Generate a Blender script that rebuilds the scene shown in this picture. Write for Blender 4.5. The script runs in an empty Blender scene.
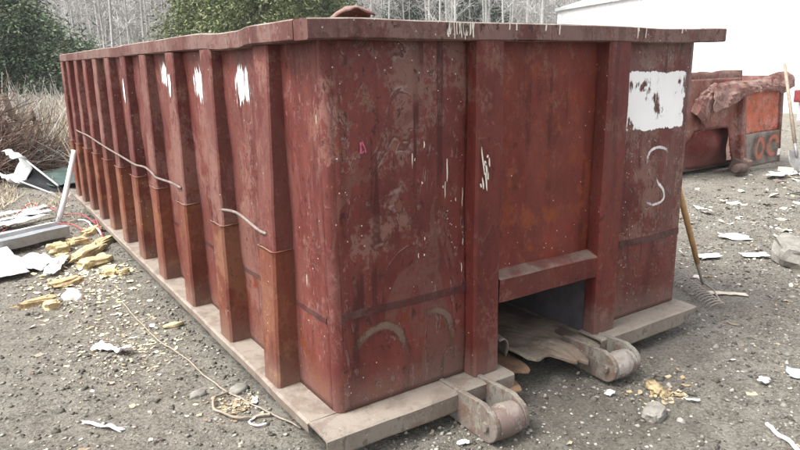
import bpy, bmesh, math, random
import numpy as np
from mathutils import Vector, Matrix, Euler

R = math.radians
rnd = random.Random(11)
nrs = np.random.RandomState(7)
scene = bpy.context.scene
COL = scene.collection

# ------------------------------------------------------------------ camera
cam_d = bpy.data.cameras.new("camera")
cam_d.sensor_width = 36.0
cam_d.lens = 29.447
cam_d.clip_start = 0.05
cam_d.clip_end = 1000.0
cam = bpy.data.objects.new("camera", cam_d)
COL.objects.link(cam)
cam.location = (-1.1832, -2.3039, 1.4843)
cam.rotation_euler = (1.328617, 0.017583, -0.590062)
scene.camera = cam

# ------------------------------------------------------------------ sky, sun, exposure
SUN_EL, SUN_AZ = 57.0, 282.0          # soft light from the left of the container (compass azimuth, +Y = north)
world = bpy.data.worlds.new("World")
scene.world = world
world.use_nodes = True
wn = world.node_tree
wn.nodes.clear()
sky = wn.nodes.new("ShaderNodeTexSky")
sky.sky_type = 'NISHITA'
sky.sun_disc = False
sky.sun_elevation = R(SUN_EL)
sky.sun_rotation = R(SUN_AZ)
sky.air_density = 1.0
sky.dust_density = 4.0
sky.ozone_density = 1.0
hs = wn.nodes.new("ShaderNodeHueSaturation")   # overcast: the blue is taken out evenly
hs.inputs['Saturation'].default_value = 0.22
bg = wn.nodes.new("ShaderNodeBackground")
bg.inputs['Strength'].default_value = 0.125
wo = wn.nodes.new("ShaderNodeOutputWorld")
wn.links.new(sky.outputs[0], hs.inputs['Color'])
wn.links.new(hs.outputs[0], bg.inputs['Color'])
wn.links.new(bg.outputs[0], wo.inputs['Surface'])
sun_d = bpy.data.lights.new("sun", 'SUN')
sun_d.energy = 1.5
sun_d.angle = R(22)
sun_d.color = (1.0, 0.97, 0.93)
sun = bpy.data.objects.new("sun", sun_d)
COL.objects.link(sun)
az, el = R(SUN_AZ), R(SUN_EL)
to_sun = Vector((math.sin(az)*math.cos(el), math.cos(az)*math.cos(el), math.sin(el)))
sun.rotation_euler = to_sun.to_track_quat('Z', 'Y').to_euler()
sun.location = (-20, 0, 30)
vs = scene.view_settings
vs.view_transform = 'Standard'
vs.look = 'None'
vs.gamma = 1.0
vs.exposure = 1.75
vs.use_curve_mapping = False
scene.cycles.max_bounces = 6
scene.cycles.transparent_max_bounces = 12

GZ = -0.17                                # ground level; z = 0 is the container's base plate

# ------------------------------------------------------------------ noise
def _hash(ix, iy, seed):
    h = (ix.astype(np.int64)*374761393 + iy.astype(np.int64)*668265263 + seed*974711) & 0x7fffffff
    h = ((h ^ (h >> 13))*1274126177) & 0x7fffffff
    return ((h ^ (h >> 16)) & 0xffff)/65535.0
def vnoise(x, y, seed=0):
    x = np.asarray(x, float); y = np.asarray(y, float)
    ix = np.floor(x); iy = np.floor(y); fx = x-ix; fy = y-iy
    fx = fx*fx*(3-2*fx); fy = fy*fy*(3-2*fy)
    a = _hash(ix, iy, seed); b = _hash(ix+1, iy, seed); c = _hash(ix, iy+1, seed); d = _hash(ix+1, iy+1, seed)
    return (a*(1-fx)+b*fx)*(1-fy) + (c*(1-fx)+d*fx)*fy - 0.5
def fbm(x, y, seed=0, o=4):
    s = 0; a = 1.0
    for k in range(o):
        s = s + a*vnoise(np.asarray(x)*2**k, np.asarray(y)*2**k, seed+k*17); a *= 0.5
    return s
def sstep(a, b, t):
    t = np.clip((np.asarray(t, float)-a)/(b-a), 0, 1); return t*t*(3-2*t)

def ground_z(x, y):
    x = np.asarray(x, float); y = np.asarray(y, float)
    d = np.hypot(x-2, y-2)
    far = sstep(3, 14, d)
    z = GZ + 0.030*fbm(x*0.55, y*0.55, 3, 3)*(0.35+far) + 0.026*fbm(x*3.1, y*3.1, 5, 4)
    z = z + 0.016*vnoise(x*15, y*15, 9)*(0.6+vnoise(x*2.1, y*2.1, 12)) + 0.010*vnoise(x*33, y*33, 10)
    z = z - 0.012*sstep(0.0, 0.6, np.minimum(np.minimum(x+0.25, 2.6-x), np.minimum(y+0.3, 7-y)))
    hill = sstep(34, 130, np.hypot(x-2, y))*sstep(-0.15, 0.35, (y*0.9+x*0.35)/(np.hypot(x, y)+1e-6))
    return z + 19*hill + 1.2*fbm(x*0.06, y*0.06, 21, 3)*sstep(22, 50, d)

# ------------------------------------------------------------------ mesh helpers
class MB:
    def __init__(s): s.v = []; s.f = []; s.uv = None
    def add(s, verts, faces):
        n = len(s.v); s.v += [tuple(p) for p in verts]; s.f += [tuple(i+n for i in f) for f in faces]; return n
    def box(s, x0, x1, y0, y1, z0, z1):
        s.add([(x0,y0,z0),(x1,y0,z0),(x1,y1,z0),(x0,y1,z0),(x0,y0,z1),(x1,y0,z1),(x1,y1,z1),(x0,y1,z1)],
              [(0,3,2,1),(4,5,6,7),(0,1,5,4),(1,2,6,5),(2,3,7,6),(3,0,4,7)])
    def hexa(s, b, t):           # b, t: four corners below and above, counter-clockwise from above
        s.add(list(b)+list(t), [(3,2,1,0),(4,5,6,7),(0,1,5,4),(1,2,6,5),(2,3,7,6),(3,0,4,7)])
    def tube(s, pts, rad, n=6, cap=True):
        pts = [Vector(p) for p in pts]
        if not hasattr(rad, '__len__'): rad = [rad]*len(pts)
        up = None; rings = []
        base = len(s.v)
        for i, p in enumerate(pts):
            d = (pts[min(i+1, len(pts)-1)] - pts[max(i-1, 0)])
            if d.length < 1e-9: d = Vector((0,0,1))
            d.normalize()
            if up is None:
                up = d.orthogonal().normalized()
            else:
                up = (up - d*up.dot(d))
                up = up.normalized() if up.length > 1e-6 else d.orthogonal().normalized()
            w = d.cross(up)
            for k in range(n):
                a = 2*math.pi*k/n
                s.v.append(tuple(p + (up*math.cos(a)+w*math.sin(a))*rad[i]))
        for i in range(len(pts)-1):
            for k in range(n):
                a = base+i*n+k; b = base+i*n+(k+1) % n
                s.f.append((a, b, b+n, a+n))
        if cap:
            s.f.append(tuple(base+k for k in reversed(range(n))))
            s.f.append(tuple(base+(len(pts)-1)*n+k for k in range(n)))
    def prism(s, poly, a, b, axis='x'):    # 2-D polygon extruded from a to b along an axis
        def P(u, w, t):
            return {'x': (t,u,w), 'y': (u,t,w), 'z': (u,w,t)}[axis]
        n = len(poly)
        v = [P(u,w,a) for u,w in poly]+[P(u,w,b) for u,w in poly]
        f = [tuple(reversed(range(n))), tuple(range(n, 2*n))]+[(i,(i+1)%n,(i+1)%n+n,i+n) for i in range(n)]
        s.add(v, f)
    def sheet(s, P, th=None):              # grid of points [i][j] as an open sheet; th = thickness vector -> closed slab
        ni = len(P); nj = len(P[0]); base = len(s.v)
        for row in P:
            for p in row: s.v.append(tuple(p))
        g = lambda i, j: base+i*nj+j
        for i in range(ni-1):
            for j in range(nj-1): s.f.append((g(i,j), g(i+1,j), g(i+1,j+1), g(i,j+1)))
        if th is not None:
            b2 = len(s.v); t = Vector(th)
            for row in P:
                for p in row: s.v.append(tuple(Vector(p)+t))
            h = lambda i, j: b2+i*nj+j
            for i in range(ni-1):
                for j in range(nj-1): s.f.append((h(i,j), h(i,j+1), h(i+1,j+1), h(i+1,j)))
            for i in range(ni-1):
                s.f.append((g(i,0), h(i,0), h(i+1,0), g(i+1,0))); s.f.append((g(i+1,nj-1), h(i+1,nj-1), h(i,nj-1), g(i,nj-1)))
            for j in range(nj-1):
                s.f.append((g(0,j+1), h(0,j+1), h(0,j), g(0,j))); s.f.append((g(ni-1,j), h(ni-1,j), h(ni-1,j+1), g(ni-1,j+1)))

def fixn(me):
    bm = bmesh.new(); bm.from_mesh(me)
    bmesh.ops.recalc_face_normals(bm, faces=bm.faces)
    bm.to_mesh(me); bm.free()

def obj(name, mb, mat, parent=None, smooth=False, bevel=0.0, recalc=True, seg=2):
    me = bpy.data.meshes.new(name)
    me.from_pydata(mb.v, [], mb.f); me.update()
    if recalc: fixn(me)
    me.materials.append(mat)
    if smooth:
        me.polygons.foreach_set('use_smooth', [True]*len(me.polygons))
    o = bpy.data.objects.new(name, me); COL.objects.link(o)
    if parent: setparent(o, parent)
    if bevel:
        m = o.modifiers.new('bevel', 'BEVEL'); m.width = bevel; m.segments = seg; m.limit_method = 'ANGLE'; m.angle_limit = R(35)
    return o
def world_loc(o):
    v = Vector((0,0,0))
    while o: v += o.location; o = o.parent
    return v
def setparent(o, p):                        # geometry of parts is written in world metres
    o.parent = p
    o.matrix_parent_inverse = Matrix.Identity(4)
    root = p
    if p.type == 'EMPTY': o.location = o.location - p.location
def tag(o, label, cat, group=None, kind=None):
    if label: o['label'] = label
    if cat: o['category'] = cat
    if group: o['group'] = group
    if kind: o['kind'] = kind
    return o
def thing(name, label, cat, loc, group=None):
    e = bpy.data.objects.new(name, None); e.empty_display_size = 0.2; COL.objects.link(e); e.location = loc
    return tag(e, label, cat, group)
def np_mesh(name, verts, faces_flat, nper, mat, col=None, smooth=False):
    me = bpy.data.meshes.new(name)
    nv = len(verts); nf = len(faces_flat)//nper
    me.vertices.add(nv); me.vertices.foreach_set('co', np.ascontiguousarray(verts, np.float32).ravel())
    me.loops.add(nf*nper); me.loops.foreach_set('vertex_index', np.ascontiguousarray(faces_flat, np.int32))
    me.polygons.add(nf); me.polygons.foreach_set('loop_start', np.arange(0, nf*nper, nper, dtype=np.int32))
    me.update(calc_edges=True)
    if smooth: me.polygons.foreach_set('use_smooth', np.ones(nf, bool))
    if col is not None:
        a = me.attributes.new('tint', 'FLOAT_COLOR', 'POINT')
        c = np.ones((nv, 4), np.float32); c[:, :3] = col
        a.data.foreach_set('color', c.ravel())
    me.materials.append(mat)
    return me
def link(name, me, parent=None):
    o = bpy.data.objects.new(name, me); COL.objects.link(o)
    if parent: o.parent = parent
    return o

# ------------------------------------------------------------------ material helpers
class NT:
    def __init__(s, name):
        s.m = bpy.data.materials.new(name); s.m.use_nodes = True; s.t = s.m.node_tree; s.t.nodes.clear()
        s.out = s.t.nodes.new('ShaderNodeOutputMaterial')
    def n(s, typ, ins=None, **props):
        nd = s.t.nodes.new('ShaderNode'+typ)
        for k, v in props.items(): setattr(nd, k, v)
        for k, v in (ins or {}).items():
            sk = nd.inputs[k]
            if hasattr(v, 'is_output'): s.t.links.new(v, sk)
            else: sk.default_value = v
        return nd
    def pos(s): return s.n('NewGeometry').outputs['Position']
    def mul(s, v, vec): return s.n('VectorMath', {0: v, 1: vec}, operation='MULTIPLY').outputs[0]
    def noise(s, v, scale, detail=4, rough=0.55, dist=0.0):
        return s.n('TexNoise', {'Vector': v, 'Scale': scale, 'Detail': detail, 'Roughness': rough, 'Distortion': dist}).outputs['Fac']
    def ramp(s, f, a, b):
        return s.n('MapRange', {'Value': f, 'From Min': a, 'From Max': b}, interpolation_type='SMOOTHSTEP').outputs[0]
    def math(s, op, a, b=0.0): return s.n('Math', {0: a, 1: b}, operation=op).outputs[0]
    def mix(s, f, a, b):
        def c(x): return (*x, 1) if isinstance(x, tuple) and len(x) == 3 else x
        nd = s.n('Mix', data_type='RGBA')
        for i, v in ((0, f), (6, c(a)), (7, c(b))):
            if hasattr(v, 'is_output'): s.t.links.new(v, nd.inputs[i])
            else: nd.inputs[i].default_value = v
        return nd.outputs[2]
    def bump(s, h, strength=0.4, dist=0.01):
        return s.n('Bump', {'Height': h, 'Strength': strength, 'Distance': dist}).outputs[0]
    def bsdf(s, color, rough=0.7, metal=0.0, normal=None, spec=0.5, alpha=None, trans=None):
        c = (*color, 1) if isinstance(color, tuple) else color
        ins = {'Base Color': c, 'Roughness': rough, 'Metallic': metal, 'Specular IOR Level': spec}
        if normal is not None: ins['Normal'] = normal
        if alpha is not None: ins['Alpha'] = alpha
        b = s.n('BsdfPrincipled', ins)
        s.t.links.new(b.outputs[0], s.out.inputs[0]); return s.m

def paint(name, dark, mid, faded, rust, fade=(0.47, 0.62), rustr=(0.60, 0.70), line=0.8, speck=0.5, dust=0.5, low_rust=0.0, contour=3.0, peel=0.6, rough=0.55, split=None, fleck=0.6, runs=0.0):
    """Old oxide-red paint: streaks, chalky faded areas, peel outlines, rust, pale splashes, dust on ledges."""
    N = NT(name); P = N.pos()
    Pv = N.mul(P, (1, 1, 0.38)); Ps = N.mul(P, (1, 1, 0.45))
    n1 = N.noise(P, 1.7, 5, 0.6, 0.4); n2 = N.noise(Pv, 5, 7, 0.68); n3 = N.noise(Ps, contour, 5, 0.58, 0.9)
    n4 = N.noise(P, 38, 4, 0.7); n5 = N.noise(P, 7.5, 8, 0.68, 0.2); n6 = N.noise(P, 150, 2, 0.6)
    c = N.mix(N.ramp(n2, 0.3, 0.7), dark, mid)
    n7 = N.noise(N.mul(P, (1, 1, 0.6)), 24, 7, 0.72, 0.3)
    z = N.n('SeparateXYZ', {0: P}).outputs[2]
    mid_f = (fade[0]+fade[1])/2; fw = (fade[1]-fade[0])*0.28
    fv = N.math('ADD', n1, N.math('ADD', N.math('MULTIPLY', N.math('SUBTRACT', n5, 0.5), 0.55), N.math('MULTIPLY', N.math('SUBTRACT', n7, 0.5), 0.55)))
    fa = N.math('MULTIPLY', N.ramp(fv, mid_f-fw, mid_f+fw), 0.85)
    if split is not None: fa = N.math('MULTIPLY', fa, N.math('ADD', 0.12, N.math('MULTIPLY', N.ramp(z, split-0.012, split+0.012), 0.88)))
    c = N.mix(fa, c, faded)
    # fine flecks of bare primer and grime
    c = N.mix(N.math('MULTIPLY', N.ramp(n7, 0.57, 0.63), fleck), c, tuple(0.45*x for x in dark))
    c = N.mix(N.math('MULTIPLY', N.math('SUBTRACT', 1.0, N.ramp(n7, 0.34, 0.41)), fleck*0.8), c, tuple(min(1, 1.25*x+0.012) for x in faded))
    # flaked areas with crisp edges
    pe = N.ramp(n3, 0.535, 0.55)
    pe2 = N.math('MULTIPLY', pe, N.math('MULTIPLY', N.ramp(n4, 0.25, 0.6), peel))
    c = N.mix(pe2, c, tuple(0.55*a+0.45*b for a, b in zip(dark, faded)))
    # outlines of the flakes
    w = N.math('ABSOLUTE', N.math('SUBTRACT', N.math('FRACT', N.math('MULTIPLY', n3, 9.0)), 0.5))
    ln = N.math('SUBTRACT', 1.0, N.ramp(w, 0.0, 0.10))
    ln = N.math('MULTIPLY', N.math('MULTIPLY', ln, N.ramp(n5, 0.42, 0.56)), line)
    c = N.mix(ln, c, tuple(x*0.55 for x in dark))
    w2 = N.math('ABSOLUTE', N.math('SUBTRACT', N.math('FRACT', N.math('ADD', N.math('MULTIPLY', n3, 9.0), 0.09)), 0.5))
    ln2 = N.math('MULTIPLY', N.math('MULTIPLY', N.math('SUBTRACT', 1.0, N.ramp(w2, 0.0, 0.08)), N.ramp(n5, 0.45, 0.6)), line*0.6)
    c = N.mix(ln2, c, (0.30, 0.25, 0.23))
    if runs:                                           # dark runs down the sheet
        nr = N.noise(N.mul(P, (1, 1, 0.05)), 15, 5, 0.6, 0.15); nm = N.noise(P, 2.2, 3)
        rr_ = N.math('MULTIPLY', N.math('MULTIPLY', N.ramp(nr, 0.55, 0.62), N.ramp(nm, 0.42, 0.58)), runs)
        c = N.mix(rr_, c, tuple(x*0.62 for x in dark))
    # rust
    low = N.math('MULTIPLY', N.math('SUBTRACT', 1.0, N.ramp(z, 0.2, 0.6)), low_rust)
    ru = N.ramp(N.math('ADD', n5, low), *rustr)
    c = N.mix(N.math('MULTIPLY', ru, N.ramp(n4, 0.2, 0.55)), c, rust)
    c = N.mix(N.math('MULTIPLY', N.ramp(n4, 0.58, 0.74), 0.5), c, tuple(x*0.4 for x in dark))
    # cream splashes and runs
    Pd = N.mul(P, (1, 1, 0.12))
    vo = N.n('TexVoronoi', {'Vector': Pd, 'Scale': 17.0, 'Randomness': 1.0})
    rn = N.n('SeparateColor', {0: vo.outputs['Color']}).outputs[0]
    sp = N.math('MULTIPLY', N.math('LESS_THAN', vo.outputs['Distance'], N.math('MULTIPLY', rn, 0.075)), N.math('GREATER_THAN', rn, 1.0-0.5*speck))
    c = N.mix(N.math('MULTIPLY', sp, N.ramp(n1, 0.44, 0.56)), c, (0.62, 0.58, 0.50))
    vo2 = N.n('TexVoronoi', {'Vector': P, 'Scale': 34.0, 'Randomness': 1.0})
    rn2 = N.n('SeparateColor', {0: vo2.outputs['Color']}).outputs[1]
    sp2 = N.math('MULTIPLY', N.math('LESS_THAN', vo2.outputs['Distance'], 0.11), N.math('GREATER_THAN', rn2, 1.0-0.22*speck))
    c = N.mix(N.math('MULTIPLY', sp2, 0.8), c, (0.52, 0.47, 0.42))
    # settled dust on faces that look up, and splashed dirt low down
    nz = N.n('SeparateXYZ', {0: N.n('NewGeometry').outputs['Normal']}).outputs[2]
    du = N.math('MULTIPLY', N.ramp(nz, 0.35, 0.9), N.math('ADD', 0.35, N.ramp(n5, 0.35, 0.65)))
    lo = N.math('MULTIPLY', N.math('SUBTRACT', 1.0, N.ramp(N.math('ADD', z, N.math('MULTIPLY', n5, -0.25)), -0.12, 0.10)), 0.6)
    c = N.mix(N.math('MINIMUM', N.math('MULTIPLY', N.math('MAXIMUM', du, lo), dust), 0.92), c, (0.245, 0.212, 0.175))
    h = N.math('ADD', N.math('MULTIPLY', n4, 0.5), N.math('ADD', N.math('MULTIPLY', ln, -0.6), N.math('MULTIPLY', pe, -0.35)))
    h = N.math('ADD', h, N.math('MULTIPLY', n6, 0.25))
    nb = N.bump(h, 0.35, 0.004)
    rg = N.math('ADD', rough, N.math('MULTIPLY', n4, 0.25))
    return N.bsdf(c, rg, 0, nb, 0.26)

def simple(name, a, b, scale=12, rough=0.75, bump=0.3, metal=0.0, detail=6, spec=0.4, bdist=0.004):
    N = NT(name); P = N.pos()
    n = N.noise(P, scale, detail, 0.62, 0.3); n2 = N.noise(P, scale*6, 4, 0.6)
    c = N.mix(N.ramp(N.math('ADD', N.math('MULTIPLY', n, 0.7), N.math('MULTIPLY', n2, 0.3)), 0.32, 0.68), a, b)
    return N.bsdf(c, rough, metal, N.bump(N.math('ADD', n, n2), bump, bdist), spec)

def tinted(name, rough=0.85, bump=0.0, scale=60, vary=0.35, trans=0.0):
    N = NT(name)
    a = N.n('Attribute', attribute_name='tint').outputs['Color']
    n = N.noise(N.pos(), scale, 3, 0.6)
    c = N.mix(N.ramp(n, 0.25, 0.75), N.n('VectorMath', {0: a, 1: (1-vary,)*3}, operation='MULTIPLY').outputs[0],
              N.n('VectorMath', {0: a, 1: (1+vary*0.6,)*3}, operation='MULTIPLY').outputs[0])
    return N.bsdf(c, rough, 0, N.bump(n, bump, 0.004) if bump else None, 0.25)

def mark(name, color, thr=0.45, soft=0.06, scale=18, stretch=0.35, rough=0.6, edge=1.0, fall=0.16, big=0.25):
    """Flaking paint laid on a surface: UV 0..1 falls off at the rim, noise eats it away."""
    N = NT(name)
    uv = N.n('UVMap', uv_map='UVMap').outputs[0]
    s = N.n('SeparateXYZ', {0: uv})
    def rim(o):
        d = N.math('SUBTRACT', 0.5, N.math('ABSOLUTE', N.math('SUBTRACT', o, 0.5)))
        return N.ramp(d, 0.0, fall)
    e = N.math('MULTIPLY', rim(s.outputs[0]), rim(s.outputs[1]))
    P = N.mul(N.pos(), (1, 1, stretch))
    n = N.noise(P, scale, 7, 0.7, 0.5)
    n2 = N.noise(N.pos(), 6.5, 4)
    v = N.math('ADD', N.math('MULTIPLY', n, 1-big), N.math('MULTIPLY', n2, big))
    v = N.math('ADD', v, N.math('MULTIPLY', N.math('SUBTRACT', e, 1.0), 0.4*edge))
    al = N.ramp(v, thr-soft, thr+soft)
    c = N.mix(n, tuple(x*0.9 for x in color), color)
    m = N.bsdf(c, rough, 0, None, 0.4, alpha=al)
    return m

# ------------------------------------------------------------------ materials
MAROON_D = (0.105, 0.030, 0.029); MAROON = (0.165, 0.055, 0.052); MAUVE = (0.235, 0.135, 0.130); RUST = (0.135, 0.036, 0.018)
M = {}
M['side']   = paint('side_paint', (0.079,0.017,0.014), (0.141,0.039,0.031), (0.185,0.086,0.069), (0.127,0.029,0.012), fade=(0.46,0.62), line=0.4, speck=0.3, dust=0.30, low_rust=0.12, peel=0.7, fleck=0.8, runs=0.5, rough=0.45)
M['front']  = paint('front_paint', (0.070,0.013,0.011), (0.134,0.031,0.025), (0.167,0.086,0.069), (0.116,0.023,0.011), fade=(0.49,0.63), line=0.7, speck=0.6, dust=0.4, low_rust=0.06, contour=3.0, peel=0.9, split=0.44, fleck=0.8, runs=0.9, rough=0.34)
M['centre'] = paint('centre_paint', (0.087,0.012,0.008), (0.159,0.028,0.016), (0.159,0.059,0.043), (0.175,0.040,0.012), fade=(0.52,0.68), rustr=(0.50,0.66), line=0.2, speck=0.2, dust=0.4, peel=0.5, fleck=0.5, runs=0.7, rough=0.42)
M['pillar'] = paint('pillar_paint', (0.070,0.011,0.009), (0.121,0.024,0.018), (0.149,0.064,0.049), (0.121,0.026,0.011), fade=(0.54,0.70), line=0.2, speck=0.6, dust=0.4, peel=0.4, fleck=0.6, runs=0.6, rough=0.42)
M['rib']    = paint('rib_paint', (0.077,0.017,0.014), (0.134,0.039,0.031), (0.178,0.086,0.069), (0.127,0.030,0.012), fade=(0.45,0.60), line=0.25, speck=0.35, dust=0.30, peel=0.6, fleck=0.6)
M['sleeve'] = paint('sleeve_rust_paint', (0.091,0.022,0.014), (0.162,0.048,0.026), (0.182,0.080,0.047), (0.192,0.072,0.026), fade=(0.48,0.64), rustr=(0.52,0.70), line=0.15, speck=0.6, dust=0.45, peel=0.4, fleck=0.5, runs=0.4)
M['rail']   = paint('rail_paint', (0.071,0.023,0.020), (0.120,0.049,0.041), (0.166,0.099,0.085), (0.116,0.033,0.016), fade=(0.42,0.58), line=0.5, speck=0.6, dust=0.85, peel=0.8, fleck=0.9, runs=0.4)
M['plate']  = paint('base_plate_dust', (0.085,0.046,0.036), (0.135,0.092,0.072), (0.225,0.195,0.160), (0.115,0.048,0.026), fade=(0.42,0.56), rustr=(0.52,0.64), line=0.4, speck=1.0, dust=0.75, peel=0.9, fleck=1.0, contour=6)
M['bracket']= paint('bracket_steel', (0.065,0.038,0.031), (0.120,0.092,0.078), (0.225,0.222,0.192), (0.095,0.042,0.026), fade=(0.45,0.56), rustr=(0.52,0.62), line=0.4, speck=1.0, dust=0.45, contour=8, peel=0.9, fleck=1.0)
M['roller'] = paint('roller_steel', (0.075,0.034,0.032), (0.125,0.068,0.065), (0.36,0.34,0.32), (0.10,0.038,0.022), fade=(0.50,0.58), line=0.4, speck=1.2, dust=0.6, contour=8, peel=0.9, rough=0.4, fleck=1.0)
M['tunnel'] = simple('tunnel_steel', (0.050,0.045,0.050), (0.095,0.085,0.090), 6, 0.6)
M['tongue'] = paint('torn_rusty_plate', (0.095,0.055,0.038), (0.150,0.105,0.072), (0.215,0.185,0.140), (0.120,0.042,0.025), fade=(0.40,0.54), rustr=(0.50,0.64), line=0.3, speck=0.6, dust=0.35, contour=6, peel=0.8)
M['ochre']  = simple('ochre_rust', (0.105,0.055,0.034), (0.185,0.115,0.070), 9, 0.85, 0.5)
M['beam']   = simple('dark_steel', (0.06,0.04,0.036), (0.12,0.075,0.06), 9, 0.8)
M['rod']    = simple('bare_steel_rod', (0.11,0.080,0.066), (0.21,0.170,0.145), 14, 0.55, 0.2)
M['white_mark'] = mark('white_flaking_paint', (0.84,0.83,0.82), 0.44, 0.022, 15, 0.32, edge=0.8, fall=0.12, big=0.5)
M['white_run'] = mark('white_paint_run', (0.80,0.79,0.77), 0.42, 0.045, 34, 0.12, edge=1.0, fall=0.45)
M['spray']  = mark('white_spray_line', (0.66,0.62,0.60), 0.36, 0.16, 30, 1.0, fall=0.4)
M['ghost']  = mark('ghost_digit', (0.128,0.076,0.056), 0.30, 0.22, 22, 1.0, fall=0.4)
M['pink']   = mark('pink_crayon', (0.36,0.075,0.12), 0.37, 0.14, 40, 0.8, fall=0.4)
M['cream_drip'] = mark('cream_drip', (0.66,0.62,0.53), 0.36, 0.06, 30, 0.2, edge=0.3, fall=0.3)
M['rust_spot'] = mark('rust_blister', (0.125,0.038,0.024), 0.40, 0.05, 26, 0.8, edge=1.6, fall=0.5)
M['seam']   = paint('seam_strip', (0.045,0.012,0.010), (0.070,0.019,0.016), (0.085,0.042,0.036), (0.08,0.024,0.013), line=0.3, speck=0.2, dust=0.05)

def ground_mat():
    N = NT('dirt_yard'); P = N.pos()
    a = N.noise(P, 0.9, 6, 0.6, 0.3); b = N.noise(P, 7, 8, 0.7, 0.3); c = N.noise(P, 60, 6, 0.75); d = N.noise(P, 260, 3, 0.7)
    col = N.mix(N.ramp(b, 0.32, 0.68), (0.142,0.126,0.101), (0.290,0.268,0.224))
    col = N.mix(N.math('MULTIPLY', N.ramp(a, 0.48, 0.66), 0.5), col, (0.160,0.136,0.105))
    col = N.mix(N.math('MULTIPLY', N.ramp(c, 0.47, 0.62), 0.75), col, (0.40,0.375,0.325))
    col = N.mix(N.math('MULTIPLY', N.math('SUBTRACT', 1.0, N.ramp(c, 0.34, 0.46)), 0.85), col, (0.058,0.051,0.042))
    col = N.mix(N.math('MULTIPLY', N.ramp(d, 0.58, 0.72), 0.6), col, (0.50,0.48,0.44))
    # leaf litter on the slope
    z = N.n('SeparateXYZ', {0: P}).outputs[2]
    lit = N.mix(N.ramp(b, 0.3, 0.7), (0.19,0.178,0.158), (0.28,0.265,0.24))
    col = N.mix(N.ramp(z, 0.3, 1.6), col, lit)
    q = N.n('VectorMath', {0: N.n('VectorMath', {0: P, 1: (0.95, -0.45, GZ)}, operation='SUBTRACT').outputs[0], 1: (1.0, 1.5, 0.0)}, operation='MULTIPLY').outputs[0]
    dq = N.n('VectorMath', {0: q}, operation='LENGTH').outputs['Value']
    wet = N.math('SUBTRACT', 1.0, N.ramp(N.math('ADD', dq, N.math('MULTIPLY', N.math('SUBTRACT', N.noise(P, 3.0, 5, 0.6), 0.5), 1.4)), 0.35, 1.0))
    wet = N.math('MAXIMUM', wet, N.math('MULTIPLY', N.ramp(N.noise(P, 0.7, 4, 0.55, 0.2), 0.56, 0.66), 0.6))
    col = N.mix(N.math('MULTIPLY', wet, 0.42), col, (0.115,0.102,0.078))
    h = N.math('ADD', N.math('ADD', N.math('MULTIPLY', b, 1.5), c), N.math('MULTIPLY', d, 0.35))
    rg = N.math('SUBTRACT', 0.92, N.math('MULTIPLY', wet, 0.25))
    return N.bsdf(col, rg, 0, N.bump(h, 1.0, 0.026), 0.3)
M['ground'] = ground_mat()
M['stone'] = tinted('loose_stone', 0.9, 0.4, 90, 0.3)
M['chip'] = tinted('loose_chip', 0.85, 0.2, 40, 0.25)
M['leaf'] = tinted('evergreen_needles', 0.75, 0, 3, 0.3)
M['straw'] = tinted('dry_stalks', 0.9, 0, 6, 0.2)
M['twig'] = tinted('twig_bark', 0.9, 0, 8, 0.2)
M['bark_pale'] = simple('pale_bark', (0.30,0.29,0.275), (0.46,0.45,0.43), 9, 0.9, 0.3)
M['bark_brown'] = simple('brown_bark', (0.10,0.075,0.055), (0.19,0.15,0.115), 12, 0.9, 0.6)
M['foam'] = simple('yellow_foam', (0.38,0.28,0.14), (0.66,0.56,0.34), 26, 0.95, 0.8, bdist=0.008)
M['foam_old'] = simple('browned_foam', (0.38,0.27,0.14), (0.62,0.50,0.30), 30, 0.95, 0.9, bdist=0.008)
M['foam_white'] = simple('white_foam', (0.62,0.60,0.55), (0.82,0.81,0.77), 22, 0.9, 0.6)
M['sheet_white'] = simple('white_sheet', (0.70,0.71,0.71), (0.82,0.82,0.82), 5, 0.55, 0.15)
M['galv'] = simple('galvanised_sheet', (0.22,0.24,0.25), (0.34,0.36,0.37), 6, 0.45, 0.15, metal=0.3)
M['galv_light'] = simple('pale_sheet', (0.36,0.37,0.37), (0.50,0.51,0.51), 5, 0.5, 0.15)
M['black'] = simple('black_plastic', (0.010,0.011,0.013), (0.022,0.023,0.026), 8, 0.7, 0.2, spec=0.15)
M['red_wire'] = simple('red_insulation', (0.36,0.035,0.05), (0.50,0.07,0.085), 10, 0.5, 0.1)
M['pale_wire'] = simple('weathered_cord', (0.19,0.155,0.115), (0.34,0.29,0.23), 30, 0.8, 0.3)
M['teal'] = simple('teal_tarp', (0.025,0.050,0.044), (0.055,0.090,0.078), 10, 0.6, 0.5)
M['concrete'] = simple('broken_concrete', (0.15,0.14,0.12), (0.27,0.255,0.225), 14, 0.95, 0.7)
M['wood_handle'] = simple('wood_handle', (0.36,0.20,0.085), (0.50,0.31,0.15), 20, 0.6, 0.2)
M['grey_handle'] = simple('weathered_handle', (0.19,0.15,0.11), (0.30,0.25,0.19), 20, 0.75, 0.2)
M['rake_steel'] = simple('rusted_rake_steel', (0.24,0.205,0.17), (0.38,0.345,0.30), 22, 0.8, 0.3)
M['tool_steel'] = simple('tool_steel', (0.17,0.165,0.16), (0.30,0.29,0.28), 16, 0.5, 0.3, metal=0.4)
M['board'] = simple('pale_board', (0.50,0.43,0.32), (0.68,0.61,0.49), 9, 0.85, 0.3)
M['blue'] = simple('blue_plastic', (0.26,0.32,0.38), (0.38,0.44,0.50), 12, 0.5, 0.2)
M['c2'] = paint('orange_red_old_paint', (0.120,0.036,0.027), (0.215,0.074,0.055), (0.270,0.160,0.140), (0.16,0.05,0.026), fade=(0.48,0.60), rustr=(0.54,0.64), line=0.5, speck=0.3, dust=0.3, contour=4)
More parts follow.
